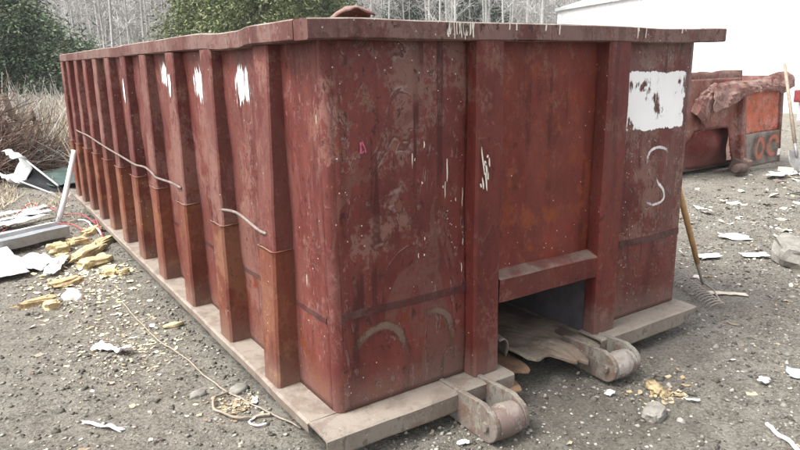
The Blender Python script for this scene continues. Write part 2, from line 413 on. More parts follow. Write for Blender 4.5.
M['c2orange'] = paint('orange_flaking_paint', (0.36,0.075,0.036), (0.50,0.125,0.06), (0.50,0.22,0.19), (0.22,0.09,0.05), fade=(0.50,0.60), rustr=(0.52,0.60), line=0.5, speck=0.3, dust=0.3, contour=5)
M['c2grey'] = paint('bare_lower_steel', (0.125,0.095,0.080), (0.190,0.150,0.130), (0.24,0.20,0.18), (0.24,0.085,0.045), fade=(0.45,0.6), rustr=(0.58,0.66), line=0.2, speck=0.4, dust=0.3)
M['c2red'] = paint('dark_red_recess', (0.085,0.014,0.011), (0.150,0.028,0.022), (0.15,0.06,0.05), (0.11,0.025,0.013), fade=(0.55,0.7), line=0.2, speck=0.2, dust=0.2)
M['c2flap'] = paint('crumpled_brown_sheet', (0.105,0.040,0.031), (0.185,0.080,0.064), (0.260,0.165,0.145), (0.15,0.05,0.028), fade=(0.46,0.60), rustr=(0.55,0.66), line=0.4, speck=0.4, dust=0.4, contour=5)
M['building'] = simple('white_metal_cladding', (0.80,0.80,0.80), (0.84,0.84,0.84), 2, 0.5, 0.05)
M['trim'] = simple('grey_trim', (0.50,0.52,0.53), (0.56,0.58,0.59), 3, 0.5, 0.05)
M['redbox'] = simple('red_box_paint', (0.15,0.020,0.022), (0.21,0.032,0.032), 8, 0.5, 0.1)

# ------------------------------------------------------------------ ground (one sheet to the horizon)
def make_ground():
    n = 430
    u = np.linspace(-1, 1, n)
    gx = 1.6 + 4.2*u + 22*np.sign(u)*np.abs(u)**4 + 260*np.sign(u)*np.abs(u)**11
    gy = 1.8 + 4.6*u + 24*np.sign(u)*np.abs(u)**4 + 260*np.sign(u)*np.abs(u)**11
    X, Y = np.meshgrid(gx, gy, indexing='ij')
    Z = ground_z(X, Y)
    V = np.stack([X, Y, Z], -1).reshape(-1, 3)
    i, j = np.meshgrid(np.arange(n-1), np.arange(n-1), indexing='ij')
    a = (i*n+j).ravel()
    F = np.stack([a, a+n, a+n+1, a+1], -1).ravel()
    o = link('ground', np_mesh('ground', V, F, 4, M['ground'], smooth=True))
    o['kind'] = 'structure'
make_ground()
gz = lambda x, y: float(ground_z(np.array([x]), np.array([y]))[0])

# ------------------------------------------------------------------ white building behind on the right
def make_building():
    A = Vector((24.6, 21.9, 0)); d = Vector((0.34, 0.94, 0)).normalized(); nrm = Vector((-d.y, d.x, 0))   # nrm looks to the yard
    bk = -nrm
    t = thing('metal_building', 'long white metal-clad building at the right edge of the yard', 'building', (A.x, A.y, GZ))
    L, W, H = 28.0, 14.0, 4.0
    P = lambda s, w, z: A - d*s + bk*w + Vector((0, 0, z))
    def slab(s0, s1, w0, w1, z0, z1, m):
        m.hexa([P(s0,w0,z0), P(s1,w0,z0), P(s1,w1,z0), P(s0,w1,z0)], [P(s0,w0,z1), P(s1,w0,z1), P(s1,w1,z1), P(s0,w1,z1)])
    m = MB(); slab(0, L, 0, 0.1, GZ-0.3, H-0.08, m); obj('wall', m, M['building'], t)
    m = MB(); slab(0, 0.1, 0.1, W, GZ-0.3, H-0.08, m); slab(L-0.1, L, 0.1, W, GZ-0.3, H-0.08, m); slab(0.1, L-0.1, W-0.1, W, GZ-0.3, H-0.08, m)
    obj('wall', m, M['building'], t)
    m = MB()
    s = 0.15
    while s < L-0.1:
        slab(s, s+0.05, -0.025, -0.002, GZ, H-0.1, m); s += 0.3
    o = obj('cladding_rib', m, M['building'], t); o['kind'] = 'stuff'
    m = MB()
    m.hexa([P(-0.03,-0.1,H-0.05), P(L+.03,-0.1,H-0.05), P(L+.03,W/2,H+1.9), P(-0.03,W/2,H+1.9)], [P(-0.03,-0.1,H), P(L+.03,-0.1,H), P(L+.03,W/2,H+1.95), P(-0.03,W/2,H+1.95)])
    m.hexa([P(-0.03,W/2,H+1.9), P(L+.03,W/2,H+1.9), P(L+.03,W+.3,H-0.05), P(-0.03,W+.3,H-0.05)], [P(-0.03,W/2,H+1.95), P(L+.03,W/2,H+1.95), P(L+.03,W+.3,H), P(-0.03,W+.3,H)])
    rf = obj('roof', m, M['building'], t)
    m = MB(); slab(-0.04, L+.04, -0.13, -0.10, H-0.12, H+0.02, m); obj('fascia', m, M['trim'], rf)
make_building()

# ------------------------------------------------------------------ the big container
W, L, H = 2.40, 6.45, 1.565
def front_y(x, z):
    e = sstep(0.0, 0.18, x)*sstep(0.0, 0.15, 2.4-np.asarray(x))*sstep(0, 0.2, z)*sstep(0, 0.2, 1.6-np.asarray(z))
    return (0.022*fbm(np.asarray(x)*2.3, np.asarray(z)*1.9, 41, 2) + 0.005*fbm(np.asarray(x)*9, np.asarray(z)*6, 43, 2))*e - 0.004*e
LEAN = 0.040
def lean(y): return LEAN*sstep(0.25, 1.1, y)
def side_x(y, z):
    y = np.asarray(y, float); z = np.asarray(z, float)
    e = sstep(0.0, 0.2, y)
    return -lean(y)*z/1.565 + (0.020*fbm(y*1.7, z*1.5, 51, 2) + 0.005*fbm(y*8, z*6, 53, 2))*e*sstep(0, 0.25, z)*sstep(0, 0.2, 1.6-z)

box = thing('roll_off_container', 'long open-top roll-off container with peeling maroon paint and ribbed side', 'container', (1.2, 3.2, GZ))

def slab_front(x0, x1, z0, z1, nx, nz, name, mat, dy=0.0, th=0.012):
    xs = np.linspace(x0, x1, nx); zs = np.linspace(z0, z1, nz)
    m = MB(); m.sheet([[(x, float(front_y(x, z))+dy, z) for z in zs] for x in xs], (0, th, 0))
    return obj(name, m, mat, box, smooth=False)
pl = slab_front(0.04, 0.715, 0.0, H+0.03, 30, 60, 'front_panel', M['front'])
pl['label'] = 'left front panel with peeling outlines and two ghosted digits'
pc = slab_front(0.86, 1.592, 0.42, H+0.03, 30, 48, 'front_panel', M['centre'], 0.006)
pc['label'] = 'rust-red centre front panel between the pillars'
pr = slab_front(1.735, 2.40, 0.0, H+0.03, 28, 60, 'front_panel', M['front'])
pr['label'] = 'right front panel with a flaking white paint block'
for o in (pl, pc, pr): o.data.polygons.foreach_set('use_smooth', [True]*len(o.data.polygons))

# side wall facing the light, corner and the walls that are not seen from here
ys = np.linspace(0.04, L, 200); zs = np.linspace(0, H+0.03, 44)
m = MB(); m.sheet([[(float(side_x(y, z)), y, z) for z in zs] for y in ys], (0.012, 0, 0))
obj('side_wall', m, M['side'], box, smooth=True)
m = MB(); m.box(W-0.012, W, 0.014, L, 0, H); obj('side_wall', m, M['side'], box)
m = MB(); m.box(0.013, W-0.013, L-0.03, L, 0.0, H); rear = obj('tail_gate', m, M['side'], box)
m = MB()
for x in (0.3, 0.9, 1.5, 2.1): m.box(x-0.05, x+0.05, L+0.002, L+0.07, 0.05, H-0.05)
obj('gate_stiffener', m, M['rib'], rear)
arc = [(0.04-0.04*math.cos(a), 0.04-0.04*math.sin(a)) for a in np.linspace(0, math.pi/2, 7)]
inn = [(0.04-0.028*math.cos(a), 0.04-0.028*math.sin(a)) for a in np.linspace(math.pi/2, 0, 7)]
m = MB()
zc = np.linspace(0, H+0.03, 40)
m.sheet([[(p[0]-0.006*float(fbm(1.3, z*3.1, 61, 3))*0, p[1], z) for z in zc] for p in arc])
m.sheet([[(p[0], p[1], z) for z in zc] for p in inn])
obj('front_corner', m, M['side'], box, smooth=True)
m = MB(); m.box(0.013, W-0.013, 0.013, L-0.031, 0.36, 0.375); obj('floor', m, M['tunnel'], box)

# pillars, ledge and tunnel on the front
def pillar(x0, x1):
    m = MB(); n = 30
    P = []
    prof = [(x0, 0.004), (x0, -0.068), (x0+0.012, -0.08), (x1-0.012, -0.08), (x1, -0.068), (x1, 0.004)]
    zz = np.linspace(0.0, H+0.02, n)
    for (x, y) in prof:
        P.append([(x+0.007*float(fbm(z*1.6, x0, 71, 3)), y+0.006*float(fbm(z*2.0, x0+3, 73, 3)), z) for z in zz])
    m.sheet(P); m.f.append(tuple(i*n for i in range(6))); m.f.append(tuple(i*n+n-1 for i in reversed(range(6))))
    return obj('pillar', m, M['pillar'], box)
pillar(0.71, 0.868); pillar(1.58, 1.745)
m = MB()
xs = np.linspace(0.870, 1.578, 22)
P = [[], [], [], [], []]
for x in xs:
    k = (x-0.87)/0.708; dn = 0.006*float(fbm(x*4, 0.3, 81, 3))
    P[0].append((x, 0.01, 0.345-0.02*k)); P[1].append((x, -0.066+dn, 0.345-0.012*k+dn)); P[2].append((x, -0.070+dn, 0.462-0.018*k+dn)); P[3].append((x, -0.060, 0.470-0.018*k+dn)); P[4].append((x, 0.004, 0.492-0.016*k))
m.sheet(P)
obj('ledge', m, M['pillar'], box)
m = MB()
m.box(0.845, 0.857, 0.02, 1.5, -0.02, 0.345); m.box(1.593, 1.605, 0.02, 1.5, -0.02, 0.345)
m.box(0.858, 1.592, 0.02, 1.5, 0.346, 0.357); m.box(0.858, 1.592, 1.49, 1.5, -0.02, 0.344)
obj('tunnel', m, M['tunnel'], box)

# torn floor plate that sticks out of the tunnel
m = MB()
ni, nj = 26, 16
P = []
for i in range(ni):
    k = i/(ni-1); x = 0.93+0.70*k
    edge = 0.16 - 0.19*sstep(0.05, 0.22, k) - 0.13*sstep(0.2, 0.55, k) + nrs.uniform(-.030, .030) + 0.03*math.sin(k*17) + 0.05*float(fbm(k*6, 0.7, 91, 2)) + 0.06*sstep(0.85, 1.0, k)
    row = []
    for j in range(nj):
        s = j/(nj-1); y = 1.2*(1-s)**1.6 + edge*s if s < 1 else edge
        z = -0.018 + 0.05*math.exp(-((k-0.12)/0.10)**2)*sstep(0.35, 1.0, s)*1.2 + 0.040*float(fbm(x*6, y*5, 93, 3)) - 0.03*sstep(0.8, 1, s)*k
        row.append((x, float(y), float(z)))
    P.append(row)
m.sheet(P, (0, 0, -0.014))
obj('torn_floor_plate', m, M['tongue'], box)
m = MB()
P = []
for i in range(12):
    k = i/11
    P.append([(0.872+0.22*k, 0.25-(0.42-0.14*k+0.05*math.sin(k*9)+nrs.uniform(-.01,.01))*j/7, -0.030-0.055*j/7*(1-0.5*k)+0.012*float(fbm(k*3, j*.5, 95, 2))) for j in range(8)])
m.sheet(P, (0, 0, -0.007)); obj('bent_lower_plate', m, M['ochre'], box)
m = MB()                         # curled strip standing on the plate
P = []
for i in range(10):
    a = -0.4+2.4*i/9
    P.append([(0.965+0.050*math.cos(a)+0.02*j/4, 0.02+0.10*j/4-0.02*math.sin(a), 0.015+0.085*math.sin(a)) for j in range(5)])
m.sheet(P, (0.005, 0, 0.003)); obj('curled_strip', m, M['tongue'], box, smooth=True)

# base plate with its lips
m = MB()
nx = 60
xs = np.linspace(-0.135, 0.70, nx)
def plate_piece(x0, x1, y0, y1, nx, ny, lip=True):
    m = MB(); P = []
    for x in np.linspace(x0, x1, nx):
        wob = 0.008*float(fbm(x*3.0, 0.2, 101, 3))
        row = []
        yy = np.linspace(y0, y1, ny)
        row.append((x, y0+0.004+wob, -0.088+0.012*float(fbm(x*2.2, 4.4, 105, 2))+0.055*float(sstep(2.28, 2.44, x))))
        row.append((x, y0+wob, -0.012))
        for y in yy: row.append((x, float(y)+(wob+0.012 if y == yy[0] else 0), 0.006*float(fbm(x*4, y*3, 103, 3))-0.004))
        P.append(row)
    m.sheet(P, (0.0, 0.004, -0.010))
    return m
obj('base_plate', plate_piece(-0.130, 0.905, -0.150, 0.02, 40, 5), M['plate'], box)
obj('base_plate', plate_piece(1.56, 2.44, -0.145, 0.02, 40, 5), M['plate'], box)
m = MB(); P = []
for y in np.linspace(0.02, L, 130):
    wob = 0.012*float(fbm(y*1.4, 0.9, 111, 3)); w2 = 0.006*float(fbm(y*3, 2.9, 113, 2))
    P.append([(-0.135+wob, y, -0.055+w2), (-0.140+wob, y, -0.010+w2), (-0.128+wob, y, -0.002+w2), (-0.06, y, 0.0), (0.02, y, 0.002)])
m.sheet(P, (0.006, 0, -0.008)); obj('base_plate', m, M['plate'], box)
m = MB(); m.box(W-0.02, W+0.05, 0.022, L, -0.055, -0.002); obj('base_plate', m, M['plate'], box)

# long skids under the floor
for x0, x1 in ((0.62, 0.72), (1.46, 1.56)):
    m = MB(); m.box(x0, x1, 0.02, L-0.1, GZ-0.01, -0.02); obj('skid_beam', m, M['beam'], box, bevel=0.006)
for k in range(7):
    m = MB(); y = 0.9+k*0.85; m.box(-0.05, W+0.02, y, y+0.06, -0.10, -0.025); obj('cross_member', m, M['beam'], box)

# roller brackets
def bracket(xa, xb, yf, zb, zt, yb):
    cy = yf+0.095; zc = (zb+zt)/2-0.004; r = (zt-zb)/2
    prof = [(yb, zt-0.004), (cy+0.01, zt+0.006)]
    for a in np.linspace(80, -95, 12): prof.append((cy - r*math.cos(R(a)), zc + r*math.sin(R(a))))
    prof += [(yb, zb+0.012)]
    first = None
    for x0, x1, cut in ((xa, xa+0.026, 0.0), (xb-0.026, xb, 0.0)):
        m = MB(); m.prism([(u, w) for u, w in prof], x0, x1, 'x')
        o = obj('roller_bracket', m, M['bracket'], box, bevel=0.005)
        first = first or o
    m = MB()
    pts = []; rr = []
    for k in range(9):
        s = k/8; pts.append((xa+0.027+(xb-xa-0.054)*s, cy-0.012, zc-0.006)); rr.append(r*0.93 - 0.007*abs(s-0.5)*2)
    m.tube(pts, rr, 48); obj('roller', m, M['roller'], first, smooth=False, bevel=0.004)
    m = MB(); m.tube([(xa-0.016, cy-0.012, zc), (xb+0.016, cy-0.012, zc)], 0.022, 12); obj('axle', m, M['bracket'], first)
bracket(0.555, 0.755, -0.425, -0.160, 0.008, 0.02)
bracket(1.43, 1.635, -0.365, -0.152, 0.004, 0.02)

# top rail (box tube with dents)
def rail(path, half, z0, z1, dents, nseg, name='top_rail', horiz='y'):
    (ax, ay), (bx, by) = path
    m = MB(); P = [[] for _ in range(9)]
    prof = [(-1, -.86), (-.86, -1), (.86, -1), (1, -.86), (1, .86), (.86, 1), (-.86, 1), (-1, .86), (-1, -.86)]
    for i in range(nseg+1):
        s = i/nseg; x = ax+(bx-ax)*s; y = ay+(by-ay)*s; t = y if horiz == 'y' else x
        dz, do = dents(t)
        for q, (u, w) in enumerate(prof):
            hh = half*u + do + 0.004*float(fbm(t*5, q*0.3, 121, 2))
            z = (z0+z1)/2 + (z1-z0)/2*w + dz + 0.004*float(fbm(t*4, 7+q*0.2, 123, 2))
            P[q].append((x+hh, y, z) if horiz == 'y' else (x, y+hh, z))
    n = nseg+1
    m.sheet(P[:9])
    m.f.append(tuple(q*n for q in range(8))); m.f.append(tuple(q*n+n-1 for q in reversed(range(8))))
    return obj(name, m, M['rail'], box)
def dent_left(y):
    return (-0.013*math.exp(-((y-0.85)/0.24)**2) - 0.006*math.exp(-((y-0.62)/0.08)**2) - 0.005*math.exp(-((y-3.3)/0.4)**2), 0.012*math.exp(-((y-0.72)/0.10)**2) - 0.004*math.exp(-((y-2.4)/0.3)**2))
def dent_front(x):
    return (0.006*math.exp(-((x-0.15)/0.2)**2) - 0.008*math.exp(-((x-2.0)/0.3)**2), 0.008*math.exp(-((x-1.2)/0.4)**2))
rail(((-0.037, 0.035), (-0.037, L+0.02)), 0.060, 1.572, 1.652, dent_left, 120)
rail(((-0.097, -0.030), (2.565, -0.030)), 0.060, 1.571, 1.648, dent_front, 70, horiz='x')
rail(((W+0.03, 0.035), (W+0.03, L)), 0.060, 1.572, 1.650, lambda t: (0, 0), 20)
rail(((-0.02, L-0.01), (2.40, L-0.01)), 0.055, 1.570, 1.648, lambda t: (0, 0), 10, horiz='x')

# side ribs: one shape, eleven copies, each with its rusty lower sleeve
def rib_mesh():
    m = MB(); w = 0.165
    def ring(z, d, y0=0.0, y1=w): return [(0.02, y0, z), (-d+0.008, y0, z), (-d, y0+0.008, z), (-d, y1-0.008, z), (-d+0.008, y1, z), (0.02, y1, z)]
    zz = np.linspace(0.62, 1.572, 24)
    rows = []
    for z in zz:
        k = (z-0.62)/0.95; d = 0.088-0.030*k
        r = ring(z, d+0.005*float(fbm(z*3, 1.5, 131, 3)), 0.004*float(fbm(z*4, 9, 133, 3)), w+0.006*float(fbm(z*3.3, 5, 135, 3)))
        rows.append(r)
    cols = [[rows[i][k] for i in range(len(rows))] for k in range(6)]
    m.sheet(cols); return m
def sleeve_mesh():
    m = MB(); w0, w1 = -0.003, 0.169
    rows = []
    for z in np.linspace(-0.002, 0.665, 18):
        k = z/0.665; d = 0.114-0.020*k + 0.004*float(fbm(z*5, 3, 141, 3)); top = 0.0
        rows.append([(0.02, w0, z), (-d+0.012, w0, z), (-d, w0+0.012, z), (-d, w1-0.012, z), (-d+0.012, w1, z), (0.02, w1, z)])
    cols = [[rows[i][k] for i in range(len(rows))] for k in range(6)]
    m.sheet(cols)
    m.f.append(tuple(k*18+17 for k in range(6))); return m
def weld_mesh():
    m = MB(); d = 0.099
    pts = [(0.0, -0.008, 0.668), (-d+0.012, -0.009, 0.666), (-d-0.001, 0.004, 0.668), (-d-0.001, 0.083, 0.671), (-d-0.001, 0.164, 0.668), (0.0, 0.174, 0.668)]
    m.tube(pts, 0.0038, 5); return m
RIB_Y = [0.375, 1.02, 1.70, 2.38, 3.00, 3.62, 4.20, 4.75, 5.30, 5.85, 6.30]
r0 = s0 = w0 = None
for i, y in enumerate(RIB_Y):
    if i == 0:
        r_ = obj('rib', rib_mesh(), M['rib'], box); s_ = obj('rib_sleeve', sleeve_mesh(), M['sleeve'], None, bevel=0)
        w_ = obj('weld_bead', weld_mesh(), M['sleeve'], None, smooth=True)
        r0, s0, w0 = r_, s_, w_
    else:
        r_ = r0.copy(); COL.objects.link(r_); s_ = s0.copy(); COL.objects.link(s_); w_ = w0.copy(); COL.objects.link(w_)
    for c in (s_, w_): c.parent = r_
    r_.parent = box
    r_.location = Vector((0, y, 0)) - box.location
    r_.rotation_euler = (R(rnd.uniform(-.35, .35)) if i else 0, -math.atan(float(lean(y+0.08))/1.565), 0)

# seam where the lower wall plates are lapped on
m = MB()
xs = np.linspace(0.042, 0.708, 24)
m.sheet([[(x, float(front_y(x, z))-0.005, z) for z in (0.424, 0.430, 0.452, 0.458)] for x in xs], (0, 0.006, 0)); obj('seam_strip', m, M['seam'], pl)
m = MB(); xs = np.linspace(1.747, 2.398, 22)
m.sheet([[(x, float(front_y(x, z))-0.005, z) for z in (0.436, 0.442, 0.468, 0.474)] for x in xs], (0, 0.006, 0)); obj('seam_strip', m, M['seam'], pr)
for i in range(11):
    ya = RIB_Y[i-1]+0.175 if i else 0.06; yb = RIB_Y[i]-0.008
    m = MB(); P = []
    for y in np.linspace(ya, yb, 8):
        P.append([(float(side_x(y, z))-0.004, y, z) for z in (0.405, 0.410, 0.424, 0.429)])
    m.sheet(P, (0.006, 0, 0)); obj('seam_strip', m, M['seam'], box)

# tarp rod threaded along the ribs
def rod(pts, name='tie_rod'):
    m = MB(); q = []
    for a, b in zip(pts[:-1], pts[1:]):
        for k in range(5):
            t = k/5; q.append(Vector(a)*(1-t)+Vector(b)*t)
    q.append(Vector(pts[-1]))
    for _ in range(2): q = [q[0]]+[(q[i-1]+q[i]*2+q[i+1])/4 for i in range(1, len(q)-1)]+[q[-1]]
    m.tube(q, 0.0075, 8); return obj(name, m, M['rod'], box, smooth=True)
rod([(-0.115,5.75,0.83),(-0.115,5.55,0.825),(-0.120,4.98,0.832),(-0.118,4.54,0.812),(-0.125,4.02,0.80),(-0.118,3.36,0.782),(-0.122,2.91,0.772),(-0.128,2.56,0.80),(-0.118,2.40,0.772),(-0.118,2.34,0.752),(-0.115,1.94,0.772),(-0.110,1.74,0.765)])
rod([(-0.045,1.24,0.725),(-0.095,1.15,0.735),(-0.100,0.80,0.782),(-0.096,0.52,0.738),(-0.085,0.46,0.735)])

# ------------------------------------------------------------------ paint marks on the container
def mark_grid(P, mat, name, parent):
    ni, nj = len(P), len(P[0]); m = MB(); m.sheet(P)
    me = bpy.data.meshes.new(name); me.from_pydata(m.v, [], m.f); me.update()
    uv = me.uv_layers.new(name='UVMap')
    for l in me.loops:
        uv.data[l.index].uv = ((l.vertex_index//nj)/(ni-1), (l.vertex_index % nj)/(nj-1))
    me.materials.append(mat)
    o = bpy.data.objects.new(name, me); COL.objects.link(o)
    if parent.parent is None: setparent(o, parent)
    else: o.parent = parent
    o.visible_shadow = True
    return o
def front_rect(x0, x1, z0, z1, mat, name, parent, off=0.0035, n=12, dy=0.0):
    return mark_grid([[(x, float(front_y(x, z))-off+dy, z) for z in np.linspace(z0, z1, n)] for x in np.linspace(x0, x1, n)], mat, name, parent)
def side_rect(y0, y1, z0, z1, mat, name, off=0.0035, n=10):
    return mark_grid([[(float(side_x(y, z))-off, y, z) for z in np.linspace(z0, z1, n)] for y in np.linspace(y0, y1, n)], mat, name, box)
def front_ribbon(pts, w, mat, name, parent, off=0.004, dy=0.0):
    p = [Vector((a, b)) for a, b in pts]; q = []
    for i in range(len(p)-1):
        p0, p1, p2, p3 = p[max(i-1,0)], p[i], p[i+1], p[min(i+2, len(p)-1)]
        for k in range(6):
            t = k/6; q.append(0.5*((2*p1)+(p2-p0)*t+(2*p0-5*p1+4*p2-p3)*t*t+(3*p1-p0-3*p2+p3)*t**3))
    q.append(p[-1]); P = []
    for i, c in enumerate(q):
        d = (q[min(i+1, len(q)-1)]-q[max(i-1, 0)]).normalized(); nn = Vector((-d.y, d.x))
        row = []
        for s in (-1, -.5, 0, .5, 1):
            x, z = c+nn*s*w/2; row.append((x, float(front_y(x, z))-off+dy, z))
        P.append(row)
    return mark_grid(P, mat, name, parent)
def pm(o, label): o['label'] = label; return o
pm(front_rect(1.750, 2.399, 1.065, 1.445, M['white_mark'], 'white_paint_block', pr, n=20), 'flaking white painted block')
front_ribbon([(2.238,.924),(2.20,.972),(2.13,.992),(2.06,.978),(2.03,.93),(2.04,.88)], 0.034, M['spray'], 'spray_curve', pr)
front_ribbon([(2.05,.87),(2.10,.83),(2.14,.78),(2.19,.735),(2.197,.68),(2.12,.658),(2.03,.685),(1.975,.719)], 0.030, M['spray'], 'spray_curve', pr)
front_ribbon([(0.075,.20),(0.10,.27),(0.145,.325),(0.20,.352),(0.256,.356),(0.31,.325),(0.34,.27),(0.354,.16),(0.345,.10)], 0.056, M['ghost'], 'ghost_digit', pl)
front_ribbon([(0.425,.352),(0.47,.366),(0.532,.366),(0.585,.338),(0.610,.29),(0.618,.20),(0.60,.12)], 0.052, M['ghost'], 'ghost_digit', pl)
front_ribbon([(0.150,1.115),(0.152,1.20)], 0.020, M['pink'], 'pink_mark', pl)
front_ribbon([(0.152,1.20),(0.182,1.115)], 0.018, M['pink'], 'pink_mark', pl)
front_ribbon([(0.146,1.13),(0.176,1.145)], 0.016, M['pink'], 'pink_mark', pl)
front_rect(0.035, 0.12, 1.06, 1.22, M['rust_spot'], 'rust_blister', pl)
front_rect(0.26, 0.40, 0.80, 0.98, M['rust_spot'], 'rust_blister', pl)
# white runs on the left side panels
for (ya, yb, za, zb) in ((0.56, 0.96, 1.18, 1.62), (1.20, 1.66, 1.18, 1.60), (1.90, 2.34, 1.28, 1.60)):
    side_rect(ya, yb, za, zb, M['white_run'], 'white_paint_run')
for (yr, za, zb, w) in ((1.69, 1.22, 1.54, 0.12), (2.99, 1.12, 1.52, 0.12)):
    P = [[(-float(lean(yr))*z/1.565-(0.088-0.030*(z-0.62)/0.95)-0.007, y, z) for z in np.linspace(za, zb, 8)] for y in np.linspace(yr+0.03, yr+0.03+w, 4)]
    mark_grid(P, M['white_run'], 'white_paint_run', box)
# cream drips on the panel, the first pillar and the rail
dr = random.Random(5)
def drip(x, z, h, w, yf, parent, slant=0.0):
    P = []
    for s in np.linspace(0, 1, 6):
        ww = w*(0.35+0.65*math.sin(math.pi*min(1, 0.12+s*0.75)))*(1 if s < 0.9 else 0.6); zz = z-h*s; xc = x+slant*(-h*s)+0.001*math.sin(s*7+x*90)
        P.append([(xc+q*ww/2, yf(xc, zz), zz) for q in (-1, 0, 1)])
    mark_grid(P, M['cream_drip'], 'cream_drip', parent)
for k in range(13):
    x = dr.uniform(0.42, 0.70); z = dr.uniform(0.55, 1.25); h = dr.choice([0.015, 0.02, 0.03, 0.05, 0.07, 0.11])*dr.uniform(0.7, 1.2)
    drip(x, z, h*0.8, dr.uniform(0.0035, 0.008), lambda xx, zz: float(front_y(xx, zz))-0.0035, pl)
for k in range(9):
    x = dr.uniform(0.725, 0.80); z = dr.uniform(0.95, 1.12); h = dr.choice([0.02, 0.03, 0.05, 0.08, 0.12])*dr.uniform(0.7, 1.1)
    drip(x, z, h, dr.uniform(0.008, 0.014), lambda xx, zz: -0.0885, box, slant=-0.15)
for k in range(30):
    x = dr.choice([dr.uniform(0.53, 0.67), dr.uniform(0.53, 0.67), dr.uniform(0.48, 0.66), dr.uniform(0.48, 0.66), dr.uniform(1.75, 1.95), dr.uniform(2.1, 2.2), dr.uniform(0.8, 1.4)]); h = dr.uniform(0.02, 0.075)
    P = [[(xx+0.002*math.sin(zz*70+k), -0.0965, zz) for zz in np.linspace(1.645-h, 1.645, 6)] for xx in np.linspace(x, x+dr.uniform(0.004, 0.009), 3)]
    mark_grid(P, M['cream_drip'], 'cream_drip', box)

# folded scrap poking up behind the front rail
m = MB(); P = []
for i in range(14):
    k = i/13
    P.append([(0.24+0.23*k+0.01*j, 0.36+0.16*j/5, 1.40+(0.29+0.055*math.sin(min(1,k*1.7)*math.pi/2)-0.02*max(0,k-.6)/.4)*(1-(j/5-0.3)**2*0.6)+0.012*float(fbm(k*5, j*0.4, 151, 2))) for j in range(6)])
m.sheet(P, (0.002, 0.004, -0.006))
tag(obj('scrap_sheet', m, M['c2flap'], smooth=True), 'folded rusty sheet of scrap poking up behind the container rim', 'scrap')
# what the scrap lies on: rubble filling the container
m = MB(); P = []
for x in np.linspace(0.03, 2.36, 40):
    P.append([(x, y, 1.15+0.30*float(fbm(x*1.5, y*1.5, 155, 3))*float(sstep(0, .3, x)*sstep(0, .3, 2.4-x)) + 0.24*math.exp(-((x-.36)/.3)**2-((y-.44)/.3)**2)) for y in np.linspace(0.03, 6.38, 80)])
m.sheet(P); o = obj('scrap_fill', m, M['c2flap']); tag(o, 'rusty scrap and dirt filling the inside of the long container', 'scrap', kind='stuff')

# ------------------------------------------------------------------ loose stones and litter on the yard (uncountable)
def in_box(x, y): return (x > -0.10) & (x < 2.5) & (y > -0.05) & (y < 6.6)
def yard_points(n, seed, near=1.0):
    rs = np.random.RandomState(seed)
    # an even scatter, thinning with distance from the container's front
    x1 = rs.uniform(-2.6, 0.6, n//3); y1 = rs.uniform(-1.2, 9.5, n//3)
    x2 = rs.uniform(-0.2, 6.5, n//3); y2 = rs.uniform(-2.2, 2.6, n//3)
    m = n - 2*(n//3)
    x3 = rs.uniform(2.4, 16, m); y3 = rs.uniform(-2.5, 9, m)
    x = np.concatenate([x1, x2, x3]); y = np.concatenate([y1, y2, y3])
    k = ~in_box(x, y)
    # patchiness
    k &= rs.uniform(0, 1, len(x)) < 0.35+1.3*(fbm(x*1.3, y*1.3, 201, 3)+0.35)
    return x[k], y[k], rs
OCT_V = np.array([(1,0,0),(-1,0,0),(0,1,0),(0,-1,0),(0,0,1),(0,0,-1)], float)
OCT_F = np.array([(0,2,4),(2,1,4),(1,3,4),(3,0,4),(2,0,5),(1,2,5),(3,1,5),(0,3,5)])
ico_bm = bmesh.new(); bmesh.ops.create_icosphere(ico_bm, subdivisions=1, radius=1.0)
ICO_V = np.array([v.co[:] for v in ico_bm.verts]); ICO_F = np.array([[v.index for v in f.verts] for f in ico_bm.faces]); ico_bm.free()
def stones(name, label, n, seed, smin, smax, palette, mat, base=(OCT_V, OCT_F), flat=0.6, power=3.0, sink=0.35):
    x, y, rs = yard_points(n, seed)
    n = len(x); bv, bf = base
    s = smin + (smax-smin)*rs.uniform(0, 1, n)**power
    sc = np.stack([s*rs.uniform(0.7, 1.4, n), s*rs.uniform(0.6, 1.1, n), s*flat*rs.uniform(0.5, 1.2, n)], -1)
    V = bv[None]*(1+rs.uniform(-.28, .28, (n, len(bv), 1)))*sc[:, None, :]
    a = rs.uniform(0, 6.283, n); t = rs.normal(0, 0.25, n)
    ca, sa = np.cos(a), np.sin(a)
    vx = V[..., 0]*ca[:, None]-V[..., 1]*sa[:, None]; vy = V[..., 0]*sa[:, None]+V[..., 1]*ca[:, None]
    vz = V[..., 2] + vx*np.tan(t)[:, None]*0.5
    V = np.stack([vx+x[:, None], vy+y[:, None], vz+(ground_z(x, y)+sc[:, 2]*(1-2*sink))[:, None]], -1)
    F = (bf[None]+(np.arange(n)*len(bv))[:, None, None]).ravel()
    pal = np.array(palette); c = pal[rs.randint(0, len(pal), n)]*rs.uniform(0.7, 1.25, (n, 1))
    c = np.repeat(c, len(bv), 0)
    o = link(name, np_mesh(name, V.reshape(-1, 3), F, 3, mat, c))
    tag(o, label, name.replace('_', ' ').split()[-1], kind='stuff'); return o
GREYS = [(0.10,0.092,0.078), (0.21,0.198,0.172), (0.155,0.14,0.118), (0.31,0.295,0.26), (0.075,0.067,0.055), (0.27,0.25,0.215)]
stones('gravel', 'fine grey grit and clods strewn over the yard', 80000, 1, 0.003, 0.017, GREYS, M['stone'], power=2.2)
stones('pebbles', 'larger grey stones half sunk in the yard dirt', 4200, 2, 0.008, 0.034, GREYS, M['stone'], base=(OCT_V, OCT_F), power=3.0, sink=0.5)
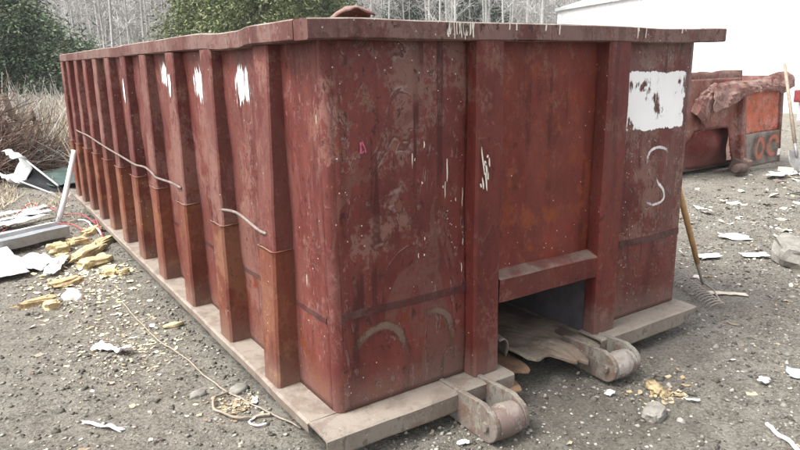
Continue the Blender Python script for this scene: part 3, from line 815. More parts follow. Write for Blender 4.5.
stones('crumbs', 'pale crumbs of foam, plaster and wood trodden into the dirt', 6000, 3, 0.003, 0.015, [(0.44,0.37,0.25), (0.50,0.43,0.32), (0.50,0.47,0.42), (0.36,0.30,0.21), (0.58,0.56,0.52), (0.34,0.29,0.23)], M['chip'], flat=0.5, power=2.6)

def flakes(name, label, n, seed, smin, smax, palette, mat, area=None):
    if area is None: x, y, rs = yard_points(n, seed)
    else:
        rs = np.random.RandomState(seed); x = area[0]+area[2]*rs.normal(0, 1, n); y = area[1]+area[3]*rs.normal(0, 1, n)
        k = ~in_box(x, y); x = x[k]; y = y[k]
    n = len(x); s = smin+(smax-smin)*rs.uniform(0, 1, n)**2.5
    # curled five-sided scrap: 2 x 3 strip of points
    base = np.array([(-1,-.4,.12),(0,-.55,0),(1,-.35,.22),(-.9,.45,.1),(.1,.5,0),(.85,.4,.3)])
    F0 = np.array([(0,1,4,3),(1,2,5,4)])
    V = base[None]*(1+rs.uniform(-.35, .35, (n, 6, 3)))*s[:, None, None]
    a = rs.uniform(0, 6.283, n); ca, sa = np.cos(a)[:, None], np.sin(a)[:, None]
    tx = rs.normal(0, 0.3, n)[:, None]
    vx = V[..., 0]*ca-V[..., 1]*sa; vy = V[..., 0]*sa+V[..., 1]*ca; vz = V[..., 2]+V[..., 1]*tx
    vz = vz - vz.min(1, keepdims=True)
    V = np.stack([vx+x[:, None], vy+y[:, None], vz+(ground_z(x, y)+0.003)[:, None]], -1)
    F = (F0[None]+(np.arange(n)*6)[:, None, None]).ravel()
    pal = np.array(palette); c = np.repeat(pal[rs.randint(0, len(pal), n)]*rs.uniform(0.75, 1.2, (n, 1)), 6, 0)
    o = link(name, np_mesh(name, V.reshape(-1, 3), F, 4, mat, c))
    tag(o, label, 'litter', kind='stuff'); return o
flakes('litter', 'small curled scraps of paper, bark and plastic littering the yard', 2600, 11, 0.005, 0.028, [(0.50,0.43,0.31), (0.34,0.27,0.19), (0.56,0.53,0.48), (0.46,0.40,0.31), (0.22,0.17,0.12), (0.64,0.62,0.58), (0.36,0.30,0.22)], M['chip'])
flakes('wood_chips', 'tan chips and crumbs in a patch beside the container', 650, 12, 0.003, 0.016, [(0.62,0.54,0.36), (0.55,0.46,0.29), (0.68,0.62,0.48), (0.44,0.35,0.23)], M['chip'], area=(-0.52, 1.75, 0.16, 0.35))
flakes('foam_crumbs', 'yellow foam crumbs spread below the foam heap', 700, 13, 0.006, 0.028, [(0.70,0.60,0.38), (0.62,0.52,0.32), (0.74,0.68,0.52)], M['chip'], area=(-0.52, 3.3, 0.20, 0.5))
flakes('bark_chips', 'brown chips caught in the loop of cord', 220, 14, 0.004, 0.015, [(0.40,0.30,0.20), (0.50,0.42,0.28), (0.32,0.24,0.16)], M['chip'], area=(-0.24, 0.63, 0.055, 0.07))
flakes('leaf_litter', 'brown chips by the right roller', 80, 15, 0.006, 0.022, [(0.40,0.31,0.19), (0.50,0.41,0.27), (0.32,0.24,0.15)], M['chip'], area=(1.62, -0.52, 0.10, 0.07))
flakes('paper_litter', 'pale paper and plaster scraps strewn right of the container', 240, 16, 0.010, 0.055, [(0.62,0.60,0.56), (0.50,0.46,0.39), (0.54,0.48,0.38), (0.34,0.29,0.22), (0.22,0.17,0.12)], M['chip'], area=(4.6, 0.9, 1.4, 0.75))
flakes('paper_litter', 'pale scraps strewn at the foot of the orange container', 260, 17, 0.02, 0.10, [(0.64,0.62,0.58), (0.50,0.46,0.39), (0.54,0.48,0.38), (0.34,0.29,0.22), (0.16,0.13,0.11)], M['chip'], area=(8.2, 1.6, 1.6, 0.55))

# ------------------------------------------------------------------ lumps
def lump_mesh(name, size, seed, mat, sub=3, rough=0.35, freq=2.2, flat_bottom=True, angular=False):
    bm = bmesh.new(); bmesh.ops.create_icosphere(bm, subdivisions=sub, radius=1.0)
    co = np.array([v.co[:] for v in bm.verts])
    if angular: co = np.sign(co)*np.abs(co)**0.55
    n = fbm(co[:, 0]*freq+seed*3.1, co[:, 1]*freq+co[:, 2]*freq*1.3, seed, 4)
    n2 = fbm(co[:, 2]*freq*1.7+seed, co[:, 0]*freq-co[:, 1]*freq, seed+5, 3)
    co = co*(1+rough*(n+0.7*n2))[:, None]*np.array(size)[None]
    if flat_bottom: co[:, 2] = np.maximum(co[:, 2], -0.45*size[2])
    for v, c in zip(bm.verts, co): v.co = c
    me = bpy.data.meshes.new(name); bm.to_mesh(me); bm.free(); me.materials.append(mat)
    me.polygons.foreach_set('use_smooth', [not angular]*len(me.polygons))
    return me
def lump(name, label, cat, x, y, size, rz, seed, mat, group=None, tilt=0.0, lift=0.0, **kw):
    o = link(name, lump_mesh(name, size, seed, mat, **kw))
    o.location = (x, y, gz(x, y)+0.36*size[2]+lift); o.rotation_euler = (tilt, 0, rz)
    return tag(o, label, cat, group)

G_F = 'yellow foam pieces beside the container'
FO = [  # name, label, x, y, size, rz, material
 ('long golden foam slab of the far end of the foam heap, nearest the red wire', -0.20, 4.93, (0.13,0.055,0.045), 0.75, 'foam'),
 ('small golden foam piece behind the long slab of the foam heap', -0.38, 4.62, (0.085,0.06,0.045), 0.3, 'foam_old'),
 ('rounded golden foam lump beside the grey metal channel', -0.575, 4.40, (0.085,0.06,0.055), 0.2, 'foam'),
 ('long pale yellow foam strip at the near edge of the container side', -0.20, 4.36, (0.20,0.060,0.050), 0.95, 'foam'),
 ('pale yellow foam strip in the middle of the foam heap', -0.40, 4.05, (0.19,0.060,0.045), 0.85, 'foam'),
 ('crumbled yellow foam chunk in front of the long foam strips', -0.38, 3.72, (0.12,0.085,0.045), 0.4, 'foam'),
 ('flat crumbled foam lump at the right end of the foam heap', -0.325, 3.35, (0.075,0.055,0.035), 1.3, 'foam'),
 ('tiny round foam lump alone right of the foam heap', -0.245, 3.22, (0.040,0.030,0.025), 0.1, 'foam'),
 ('shredded foam clump in front of the white crumpled sheet', -0.66, 3.30, (0.11,0.060,0.035), 0.2, 'foam_old'),
 ('small yellow foam lump between the rolled plastic and the foam strips', -0.585, 4.10, (0.050,0.05,0.035), 0.8, 'foam'),
 ('browned curl of foam lying alone on bare dirt, left side', -0.905, 2.88, (0.12,0.040,0.032), 0.12, 'foam_old'),
 ('square yellow foam lump right of the browned foam curl', -0.83, 2.76, (0.050,0.045,0.032), 0.4, 'foam'),
 ('smooth yellow foam finger lying alone close to the base plate', -0.215, 1.86, (0.062,0.022,0.020), 0.05, 'foam'),
]
for k, (lb, x, y, s, rz, mt) in enumerate(FO):
    lump('foam_chunk', lb, 'foam', x, y, tuple(1.08*a for a in s), rz, 300+k*7, M[mt], G_F, rough=0.5 if k != 12 else 0.25, freq=2.0, sub=3, angular=(k != 12))
lump('foam_chunk', 'cream-white foam wedge standing on the dirt before the foam heap', 'foam', -0.665, 2.93, (0.065,0.085,0.055), 0.5, 401, M['foam_white'], rough=0.3, tilt=0.2)
lump('foam_chunk', 'brown foam scrap on the dirt right of the right roller', 'foam', 1.60, -0.47, (0.080,0.040,0.022), 0.9, 402, M['foam_old'], rough=0.9, freq=4)
lump('foam_chunk', 'yellow foam lump on the ground beside the shovel blade', 'foam', 8.75, 2.05, (0.16,0.11,0.10), 0.3, 403, M['foam'], rough=0.45)
lump('rock', 'grey-brown stone on bare dirt in the right foreground', 'stone', 1.36, -0.63, (0.062,0.045,0.042), 0.3, 411, M['concrete'], angular=True, rough=0.3)
lump('rock', 'flat grey stone on dirt inside the wire near the base plate', 'stone', -0.165, 0.80, (0.065,0.045,0.022), 0.6, 412, M['concrete'], rough=0.25)
lump('rock', 'bluish grey stone left of the cord loop', 'stone', -0.36, 0.86, (0.045,0.032,0.022), 0.2, 413, M['concrete'], rough=0.25)
lump('concrete_chunk', 'angular grey slab of broken concrete at the right edge', 'concrete', 4.45, 0.22, (0.26,0.17,0.13), 0.5, 414, M['concrete'], angular=True, rough=0.28, tilt=0.15)
lump('concrete_chunk', 'pale lump of concrete leaning on the grey slab at the right edge', 'concrete', 4.35, -0.05, (0.13,0.11,0.10), 1.2, 415, M['galv_light'], angular=True, rough=0.3)

# ------------------------------------------------------------------ sheets, strips and cords
def crumple(name, label, cat, x, y, lx, ly, rz, mat, seed, amp=0.04, base=0.01, ni=22, nj=14, ragged=0.15, freq=5.0, th=0.004, tilt=(0, 0), group=None, curl=0.0):
    P = []; c, s = math.cos(rz), math.sin(rz)
    for i in range(ni):
        row = []
        for j in range(nj):
            u = i/(ni-1)-0.5; v = j/(nj-1)-0.5
            uu = u*lx*(1+ragged*float(fbm(v*6, seed, seed, 2))); vv = v*ly*(1+ragged*float(fbm(u*6, seed+3, seed, 2)))
            h = amp*(float(fbm(uu*freq+seed, vv*freq, seed, 3))+0.35) + tilt[0]*uu + tilt[1]*vv + curl*(2*v)**2
            X, Y = x+uu*c-vv*s, y+uu*s+vv*c
            row.append((X, Y, GZ+base+max(h, 0.0)+max(0.0, gz(X, Y)-GZ)))
        P.append(row)
    m = MB(); m.sheet(P, (0, 0, -th))
    return tag(obj(name, m, mat, smooth=True), label, cat, group)
crumple('white_panel', 'flat white sheet at the left edge below the grey metal channel', 'sheet', -1.18, 4.05, 0.50, 0.85, 0.12, M['sheet_white'], 501, amp=0.015, base=0.05, ragged=0.03, tilt=(0.05, 0.05))
crumple('plastic_sheet', 'crumpled white plastic beside the flat white sheet', 'plastic', -0.80, 4.02, 0.28, 0.42, 0.2, M['sheet_white'], 502, amp=0.10, ragged=0.4, freq=8)
crumple('plastic_roll', 'pale rolled plastic strip between crumpled plastic and foam', 'plastic', -0.665, 3.80, 0.11, 0.48, -0.35, M['sheet_white'], 503, amp=0.05, base=0.03, ragged=0.2, curl=-0.02, freq=9)
crumple('rag', 'white twisted rag on the dirt left of the long wire', 'rag', -0.625, 1.68, 0.27, 0.075, -1.02, M['sheet_white'], 504, amp=0.045, ragged=0.5, freq=14)
crumple('rag', 'short white strip of rag in the left foreground', 'rag', -0.83, 0.80, 0.21, 0.022, -0.92, M['sheet_white'], 505, amp=0.02, ragged=0.6, freq=20, ni=26, nj=6)
# strips of pale siding in the far left heap
SD = [(-0.98, 6.05, 1.1, 0.13, 1.12, 'white'), (-0.85, 6.30, 0.9, 0.11, 1.02, 'white'), (-1.05, 5.62, 0.8, 0.16, 1.15, 'galv_light'), (-0.80, 5.86, 0.75, 0.10, 0.98, 'white'), (-0.74, 5.55, 0.55, 0.12, 1.22, 'galv_light')]
SL = ['longest white siding strip at the back of the left scrap heap', 'white siding strip farthest from the camera in the left heap', 'pale grey siding strip at the left edge behind the metal channel', 'narrow white siding strip lying across the others under the red wire', 'short pale grey siding strip just behind the metal channel']
for k, (x, y, lx, ly, rz, mt) in enumerate(SD):
    crumple('siding_strip', SL[k], 'siding', x, y, lx, ly, rz-0.55, M['sheet_white' if mt == 'white' else mt], 510+k, amp=0.03, base=0.03+0.018*k, ragged=0.06, ni=16, nj=6, group='siding strips in the left scrap heap')
# grey metal channel
def channel():
    t = thing('metal_channel', 'long grey folded metal channel lying across the left scrap', 'metal channel', (-0.85, 4.82, GZ))
    a = Vector((-1.75, 4.33, GZ+0.06)); b = Vector((-0.50, 4.95, GZ+0.05)); d = (b-a).normalized(); n = Vector((-d.y, d.x, 0))
    prof = [(-0.17, 0.00), (-0.165, 0.09), (-0.12, 0.10), (0.02, 0.075), (0.03, 0.11), (0.15, 0.095), (0.16, 0.02)]
    m = MB(); P = []
    for u, w in prof:
        P.append([tuple(a+(b-a)*s+n*u+Vector((0, 0, w+0.008*float(fbm(s*6, u*9, 531, 2))))) for s in np.linspace(0, 1, 18)])
    m.sheet(P[:4], (0, 0, -0.004)); obj('lower_flange', m, M['galv'], t)
    m = MB(); m.sheet(P[3:], (0, 0, -0.004)); obj('upper_flange', m, M['galv_light'], t)
channel()
# half pipe with a white end
def half_pipe():
    t = thing('half_pipe', 'black half pipe with pale rim tilted on the brush at left', 'pipe', (-0.35, 9.0, GZ))
    a = Vector((-0.56, 8.60, 0.10)); b = Vector((-0.20, 7.70, -0.13)); d = (b-a).normalized()
    up = (Vector((0.35, 0.0, 1.0))-d*Vector((0.35, 0, 1)).dot(d)).normalized(); aw = Vector((0.1, 1.0, -0.35)); aw = (aw-d*aw.dot(d)-up*aw.dot(up)).normalized()
    m = MB(); P = []
    for k in range(13):
        th = math.pi*k/12
        P.append([tuple(a+(b-a)*q+up*math.cos(th)*0.17*(1-0.62*q)+aw*math.sin(th)*0.16*(1-0.5*q)) for q in np.linspace(0.0, 1, 16)])
    m.sheet(P, tuple(aw*0.006)); obj('trough', m, M['black'], t, smooth=True)
    for sgn in (0, 12):
        m = MB(); m.tube(P[sgn], 0.013, 6); obj('rim', m, M['galv_light'], t, smooth=True)
    m = MB(); P2 = []
    for k in range(13):
        th = -0.6+(math.pi+1.2)*k/12
        P2.append([tuple(a+d*(-0.24+0.34*j/6)+up*math.cos(th)*(0.19+0.03*math.sin(j*2+k))+aw*(math.sin(th)*0.19-0.06+0.02*math.sin(k*1.7+j))) for j in range(7)])
    m.sheet(P2, tuple(aw*-0.01)); obj('end_wrap', m, M['sheet_white'], t, smooth=True)
half_pipe()
crumple('tarp', 'dark teal tarp lying flat behind the white pole', 'tarp', -0.02, 8.7, 0.55, 1.5, 0.05, M['teal'], 541, amp=0.10, base=0.05, ragged=0.25, freq=3)
m = MB(); m.tube([(-0.44, 5.64, GZ+0.005), (-0.33, 5.72, 0.10), (-0.165, 5.85, 0.55), (-0.155, 5.86, 0.60)], [0.030, 0.029, 0.028, 0.027], 10)
tag(obj('pole', m, M['sheet_white'], smooth=True), 'white pole leaning against the far end of the ribbed side', 'pole')
def cord(name, label, pts, r, mat, hump=0.0, n=5):
    q = []
    p = [Vector((a, b)) for a, b in pts]
    for i in range(len(p)-1):
        p0, p1, p2, p3 = p[max(i-1,0)], p[i], p[i+1], p[min(i+2, len(p)-1)]
        for k in range(8):
            t = k/8; q.append(0.5*((2*p1)+(p2-p0)*t+(2*p0-5*p1+4*p2-p3)*t*t+(3*p1-p0-3*p2+p3)*t**3))
    q.append(p[-1])
    Q = [(c.x, c.y, gz(c.x, c.y)+r+0.004+hump*max(0, float(fbm(i*0.11, r*90, 551, 2))+0.25)) for i, c in enumerate(q)]
    m = MB(); m.tube(Q, r, n); return tag(obj(name, m, mat, smooth=True), label, 'wire')
cord('wire', 'red insulated wire looping over the left scrap heap', [(-1.35,5.1),(-1.01,5.42),(-0.77,6.14),(-0.58,6.51),(-0.45,6.08),(-0.41,5.73),(-0.23,5.59),(-0.12,5.33),(-0.15,4.97),(-0.16,4.56)], 0.0055, M['red_wire'], 0.22)
cord('wire', 'second red wire lying flat between the pole and the container', [(-0.9,5.05),(-0.6,5.6),(-0.35,5.45),(-0.27,5.1),(-0.2,5.2),(-0.16,4.8),(-0.19,4.45)], 0.005, M['red_wire'], 0.05)
cord('wire', 'pale wire curving along the far base plate', [(-0.24,5.62),(-0.17,5.5),(-0.155,5.1),(-0.16,4.66)], 0.009, M['sheet_white'], 0.05)
cord('wire', 'long straight pale wire running to the front corner of the container', [(-0.40,2.49),(-0.37,1.83),(-0.33,1.52),(-0.25,0.92),(-0.17,0.56),(-0.07,0.24)], 0.005, M['pale_wire'], 0.012)
cord('cord', 'frayed pale cord in a loop beside the front corner', [(-0.16,0.80),(-0.21,0.79),(-0.30,0.75),(-0.345,0.66),(-0.335,0.57),(-0.28,0.49),(-0.20,0.47),(-0.14,0.43)], 0.0075, M['pale_wire'], 0.02)
cord('cord', 'thin white thread curled at the tip of the cord loop', [(-0.20,0.47),(-0.245,0.44),(-0.23,0.38),(-0.19,0.36)], 0.005, M['sheet_white'], 0.01)
cord('stick', 'white stick at the bottom right corner of the ground', [(1.70,-0.98),(1.66,-1.05),(1.60,-1.16),(1.5,-1.32)], 0.010, M['sheet_white'], 0.0)
# boards, cards and other single scraps on the right
BR = [
 ('board', 'pale yellow board lying flat in front of the rake', 'board', 3.20, 0.085, 0.26, 0.055, -0.85, 'board', 0.012),
 ('paper_scrap', 'white folded paper on the ground right of the rake handle', 'paper', 4.73, 0.91, 0.27, 0.17, -0.9, 'sheet_white', 0.05),
 ('paper_scrap', 'white paper scrap just right of the wooden handle', 'paper', 3.94, 0.69, 0.20, 0.13, -0.4, 'sheet_white', 0.04),
 ('paper_scrap', 'white scrap of board left of the broken concrete slab', 'paper', 4.27, 0.47, 0.22, 0.09, -0.7, 'sheet_white', 0.03),
 ('paper_scrap', 'small cream scrap between the two rollers in front', 'paper', 1.36, -0.37, 0.055, 0.04, 0.2, 'sheet_white', 0.015),
 ('paper_scrap', 'small white scrap on open dirt in the right foreground', 'paper', 2.11, -0.75, 0.07, 0.045, 0.3, 'sheet_white', 0.02),
 ('paper_scrap', 'thin white shred on the dirt right of the grey stone', 'paper', 1.62, -0.66, 0.07, 0.022, -0.6, 'sheet_white', 0.015),
 ('paper_scrap', 'cream scrap on the dirt under the left roller', 'paper', 0.46, -0.30, 0.055, 0.03, -0.3, 'sheet_white', 0.012),
 ('paper_scrap', 'white crumpled paper at the foot of the orange container', 'paper', 8.3, 2.35, 0.40, 0.22, 0.2, 'sheet_white', 0.10),
 ('plastic_scrap', 'light blue plastic scrap at the right edge', 'plastic', 2.33, -0.80, 0.11, 0.07, 0.5, 'blue', 0.04),
 ('paper_scrap', 'wide white sheet lying flat left of the shovel blade', 'paper', 8.65, 2.38, 0.55, 0.20, -0.3, 'sheet_white', 0.07),
]
for k, (nm, lb, ct, x, y, lx, ly, rz, mt, am) in enumerate(BR):
    crumple(nm, lb, ct, x, y, lx, ly, rz, M[mt], 560+k, amp=am, base=0.012, ragged=0.12 if nm == 'board' else 0.45, ni=14, nj=8, freq=0.9/max(ly, 0.02)*0.6)

# ------------------------------------------------------------------ rake and shovel
def rake():
    t = thing('rake', 'bow rake with wooden handle leaning on the far side of the container', 'rake', (3.05, 0.19, GZ))
    foot = Vector((3.07, 0.20, GZ+0.08)); top = Vector((2.432, 0.20, 1.13)); d = (top-foot).normalized()
    m = MB(); m.tube([foot+d*0.20, foot+d*0.6, top], [0.018, 0.021, 0.018], 10); obj('handle', m, M['wood_handle'], t, smooth=True)
    m = MB(); m.tube([foot-d*0.0, foot+d*0.12, foot+d*0.24], [0.009, 0.013, 0.0175], 10); obj('ferrule', m, M['rake_steel'], t, smooth=True)
    a = Vector((3.20, 0.42, GZ+0.055)); b = Vector((2.90, -0.06, GZ+0.050)); e = (b-a).normalized(); n = Vector((e.y, -e.x, 0))
    if n.x > 0: n = -n
    m = MB(); m.tube([a, (a+b)/2, b], 0.008, 6); obj('head_bar', m, M['rake_steel'], t)
    for s in (0.08, 0.92):
        p = a+(b-a)*s; m = MB(); mid = (p+foot)/2+Vector((0.02, 0, 0.02)); m.tube([p, mid, foot+d*0.02], 0.006, 6); obj('bow', m, M['rake_steel'], t, smooth=True)
    tm = MB()
    tm.tube([(0, 0, 0.004), tuple(n*0.045+Vector((0,0,0.006))), tuple(n*0.085+Vector((0,0,-0.012))), tuple(n*0.105+Vector((0,0,-0.045)))], [0.0045, 0.004, 0.0035, 0.002], 5)
    first = None
    for k in range(15):
        if first is None: o = obj('tine', tm, M['rake_steel'], None, smooth=True); first = o
        else: o = first.copy(); COL.objects.link(o)
        o.parent = t; o.location = a+(b-a)*(k/14) - t.location
rake()
def shovel():
    t = thing('shovel', 'long-handled shovel leaning on the orange container corner', 'shovel', (8.62, 2.2, GZ))
    tip = Vector((8.62, 2.20, GZ+0.03)); top = Vector((9.06, 2.80, 1.38)); d = (top-tip).normalized()
    m = MB(); m.tube([tip+d*0.42, tip+d*1.0, top], [0.025, 0.024, 0.022], 10); obj('handle', m, M['grey_handle'], t, smooth=True)
    m = MB(); m.tube([tip+d*0.25, tip+d*0.45], [0.018, 0.026], 10); obj('socket', m, M['tool_steel'], t, smooth=True)
    side = d.cross(Vector((0.55, 0.83, 0))).normalized(); side = Vector((0.85, -0.5, 0)); side = (side-d*side.dot(d)).normalized(); nn = side.cross(d)
    if nn.y > 0: nn = -nn
    P = []
    for i in range(10):
        k = i/9; w = 0.135*(math.sin(min(1.0, k*1.7+0.12)*math.pi/2)) * (1.0 if k < 0.92 else 0.93)
        row = []
        for j in range(9):
            v = j/4-1; row.append(tuple(tip+d*(0.02+0.33*k-0.0*v*v)+side*v*w+nn*(0.035*v*v-0.01)))
        P.append(row)
    m = MB(); m.sheet(P, tuple(nn*-0.004)); obj('blade', m, M['tool_steel'], t, smooth=True)
shovel()
t = thing('junction_box', 'small red box on a pale post at the right edge before the white building', 'box', (17.4, 6.45, GZ))
m = MB(); m.box(17.34, 17.46, 6.33, 6.45, GZ-0.1, 0.30); obj('post', m, M['galv_light'], t, bevel=0.01)
m = MB(); m.box(17.25, 17.55, 6.18, 6.55, 0.30, 0.62); bx = obj('housing', m, M['redbox'], t, bevel=0.02)
m = MB(); m.box(17.235, 17.248, 6.23, 6.50, 0.34, 0.58); obj('cover', m, M['redbox'], bx, bevel=0.01)

# ------------------------------------------------------------------ second, crushed container
def container2():
    y0 = 2.98; x0, x1 = 6.95, 9.52; zt = 1.20
    t = thing('crushed_container', 'smaller crushed roll-off container with orange and rust-brown peeling front', 'container', ((x0+x1)/2, 4.5, GZ))
    lx = lambda x, z: x - 0.13*max(z, 0)
    def bulge(x, z, k=0): return 0.10*float(fbm(x*1.3+k, z*1.4, 601, 3))+0.02*float(fbm(x*5, z*5, 603, 2))
    def panel(name, xa, xb, za, zb, mat, dy=0.0, nx=20, nz=18, amp=1.0, hole=None, extra=None):
        m = MB(); xs = np.linspace(xa, xb, nx); zs = np.linspace(za, zb, nz)
        m.sheet([[(lx(x, z), y0+dy+amp*bulge(x, z)+(extra(x, z) if extra else 0), z) for z in zs] for x in xs])
        if hole:
            keep = []
            for f in m.f:
                cx = sum(m.v[i][0] for i in f)/4; cz = sum(m.v[i][2] for i in f)/4
                if not hole(cx, cz): keep.append(f)
            m.f = keep
        o = obj(name, m, mat, t, smooth=True)
        so = o.modifiers.new('thickness', 'SOLIDIFY'); so.thickness = 0.015; so.offset = 0
        return o
    def arch(x, z):
        if z > 0.52: return False
        k = (z+0.1)/0.62
        return 6.96+0.55*max(0.0, k-0.55) < x < 8.30-0.30*k
    panel('front_panel', x0, 8.42, -0.10, zt, M['c2'], 0.02, 60, 48, hole=arch)
    panel('front_panel', 8.40, x1, 0.36, zt-0.10, M['c2orange'], -0.02, amp=0.6)
    panel('front_panel', 8.40, x1, -0.13, 0.38, M['c2grey'], -0.050, amp=0.6)
    panel('recess_panel', x0-0.1, 8.42, -0.08, 0.66, M['c2red'], 0.24, extra=lambda x, z: -0.16*math.exp(-((x-7.9)/0.3)**2-((z-0.22)/0.25)**2))
    m = MB(); m.box(x0, x0+0.02, y0+0.2, 8.4, -0.1, zt); obj('side_wall', m, M['c2'], t)
    m = MB(); m.hexa([(x1-0.03, y0+0.03, -0.1), (x1, y0+0.03, -0.1), (x1, 8.4, -0.1), (x1-0.03, 8.4, -0.1)], [(x1-0.19, y0+0.03, zt), (x1-0.16, y0+0.03, zt), (x1-0.02, 8.4, zt), (x1-0.05, 8.4, zt)]); obj('side_wall', m, M['c2'], t)
    m = MB(); m.box(x0+0.021, x1-0.06, 8.37, 8.4, -0.1, zt); obj('tail_gate', m, M['c2'], t)
    def post(x, w, dp, za, zb, mat, sd):
        m = MB(); P = []
        for u, v in ((0, 0.03), (0, -dp+0.02), (0.02, -dp), (w-0.02, -dp), (w, -dp+0.02), (w, 0.03)):
            P.append([(lx(x+u, z)+0.05*float(fbm(z*1.5, sd, 611, 2)), y0-0.02+v+0.03*float(fbm(z*1.2, sd+3, 613, 2)), z) for z in np.linspace(za, zb, 20)])
        m.sheet(P); obj('post', m, mat, t)
    post(8.31, 0.075, 0.09, -0.16, zt-0.06, M['c2'], 2.0); post(8.43, 0.05, 0.06, -0.12, zt-0.08, M['c2flap'], 7.0)
    post(x1-0.05, 0.05, 0.05, -0.13, zt-0.02, M['c2flap'], 11.0)
    # folded lips round the torn arch
    for pts in ([(7.16, 0.40), (7.22, 0.48), (7.40, 0.52)], [(7.40, 0.52), (7.70, 0.54), (7.98, 0.51)], [(7.98, 0.52), (8.12, 0.20), (8.28, -0.12)]):
        m = MB(); q = [(lx(x, 0), y0+bulge(x, z)-0.01, z) for x, z in pts]; m.tube(q, [0.007, 0.010, 0.007], 6); obj('torn_lip', m, M['c2red'], t, smooth=True)
    m = MB(); m.box(x0, x1, y0+0.25, 8.3, -0.12, -0.05); obj('floor', m, M['beam'], t)
    m = MB(); m.tube([(7.98, y0-0.20, -0.08), (8.05, y0-0.20, -0.08), (8.20, y0-0.20, -0.08)], [0.055, 0.075, 0.075], 18); obj('roller', m, M['beam'], t, bevel=0.01)
    m = MB(); m.prism([(y0-0.20, -0.165), (y0-0.26, -0.09), (y0-0.22, 0.0), (y0-0.03, 0.05), (y0+0.05, -0.14)], 8.21, 8.25, 'x'); obj('roller_bracket', m, M['beam'], t, bevel=0.01)
    m = MB(); m.prism([(y0-0.14, -0.17), (y0-0.20, 0.0), (y0-0.05, 0.06), (y0+0.05, -0.17)], 8.33, 8.46, 'x'); obj('block', m, M['c2flap'], t, bevel=0.015)
    for x in (7.5, 9.0):
        m = MB(); m.box(x-0.06, x+0.06, y0+0.4, 8.2, GZ-0.01, -0.121); obj('skid_beam', m, M['beam'], t)
    # crumpled top sheet folded over the rim
    def ridged(a, b, sd): return 0.5-2*abs(float(vnoise(a, b, sd)))
    m = MB(); P = []; ni = 64
    for i in range(ni):
        k = i/(ni-1); x = 7.45+2.06*k; zr = 1.12+0.15*k+0.03*math.sin(k*9)
        row = []
        for j in range(13):
            v = j/12-0.42                                 # behind .. ridge .. hanging front
            hang = 0.26+0.10*math.sin(k*7+1)+0.05*float(fbm(k*9, 1.1, 651, 3))-0.10*float(sstep(0.80, 1.0, k))
            z = zr-abs(v)*1.7*hang if v > 0 else zr-abs(v)*0.35
            y = y0-0.03-0.10*math.sin(min(1, max(0, v)*2.6)*1.4) if v > 0 else y0-0.03-v*0.8
            cr = 0.035*ridged(k*9+v*2, v*4, 653)+0.022*ridged(k*19, v*9, 655)
            row.append((x+0.04*ridged(k*11, v*7, 657)+0.06*v*(k-.5), y-cr, z+0.5*cr-0.02))
        P.append(row)
    m.sheet(P); o = obj('crumpled_rim', m, M['c2flap'], t); so = o.modifiers.new('thickness', 'SOLIDIFY'); so.thickness = 0.012
    # torn sheet curling down at the left end
    m = MB(); P = []
    for i in range(22):
        k = i/21
        row = []
        for j in range(12):
            a = 0.4+4.0*j/11; r = (0.135-0.04*k)*(1+0.5*ridged(k*6, j*.5, 661))
            row.append((7.20+0.46*k+r*math.cos(a), y0-0.02-r*math.sin(a)*0.55+0.03*ridged(k*9, j*.9, 663), 0.66+0.46*k+0.05*math.sin(k*5)-r*math.cos(a)*0.75))
        P.append(row)
    m.sheet(P); o = obj('rolled_flap', m, M['c2flap'], t); so = o.modifiers.new('thickness', 'SOLIDIFY'); so.thickness = 0.010
    m = MB(); P = [[(x, y0+0.16+0.05*float(fbm(x*3, z*3, 641, 2)), z+0.03*float(fbm(x*5, 1, 643, 2))) for z in np.linspace(0.85, 1.30, 8)] for x in np.linspace(x0, 8.6, 20)]
    m.sheet(P, (0, 0.015, 0)); obj('rim_sheet', m, M['c2flap'], t, smooth=True)
    # faded letters on the lower right panel and a white sticker
    yf = lambda x, z: y0-0.050+0.6*bulge(x, z)-0.062
    def ring(cx, cz, r, a0, a1, wd=0.05, lift=0.0):
        P = []
        for a in np.linspace(a0, a1, 16):
            P.append([(lx(cx+(r+q*wd/2)*math.cos(a), 0.2), yf(cx+(r+q*wd/2)*math.cos(a), cz+(r*1.05+q*wd/2)*math.sin(a))-lift, cz+(r*1.05+q*wd/2)*math.sin(a)) for q in (-1, 0, 1)])
        mark_grid(P, M['c2mark'], 'faded_letter', t)
    ring(8.80, 0.15, 0.13, -1.6, 3.6, 0.11); ring(8.80, 0.15, 0.13, 1.5, 6.8, 0.11, 0.004); ring(9.20, 0.16, 0.13, -0.6, 3.6, 0.11); ring(9.20, 0.16, 0.13, 1.9, 6.0, 0.11, 0.004)
    mark_grid([[(x, yf(x, z), z) for z in (-0.02, 0.04, 0.10)] for x in (9.35, 9.40, 9.45)], M['white_mark'], 'white_patch', t)
M['c2mark'] = mark('faded_orange_letter', (0.36,0.10,0.06), 0.34, 0.16, 20, 1.0, fall=0.3)
container2()

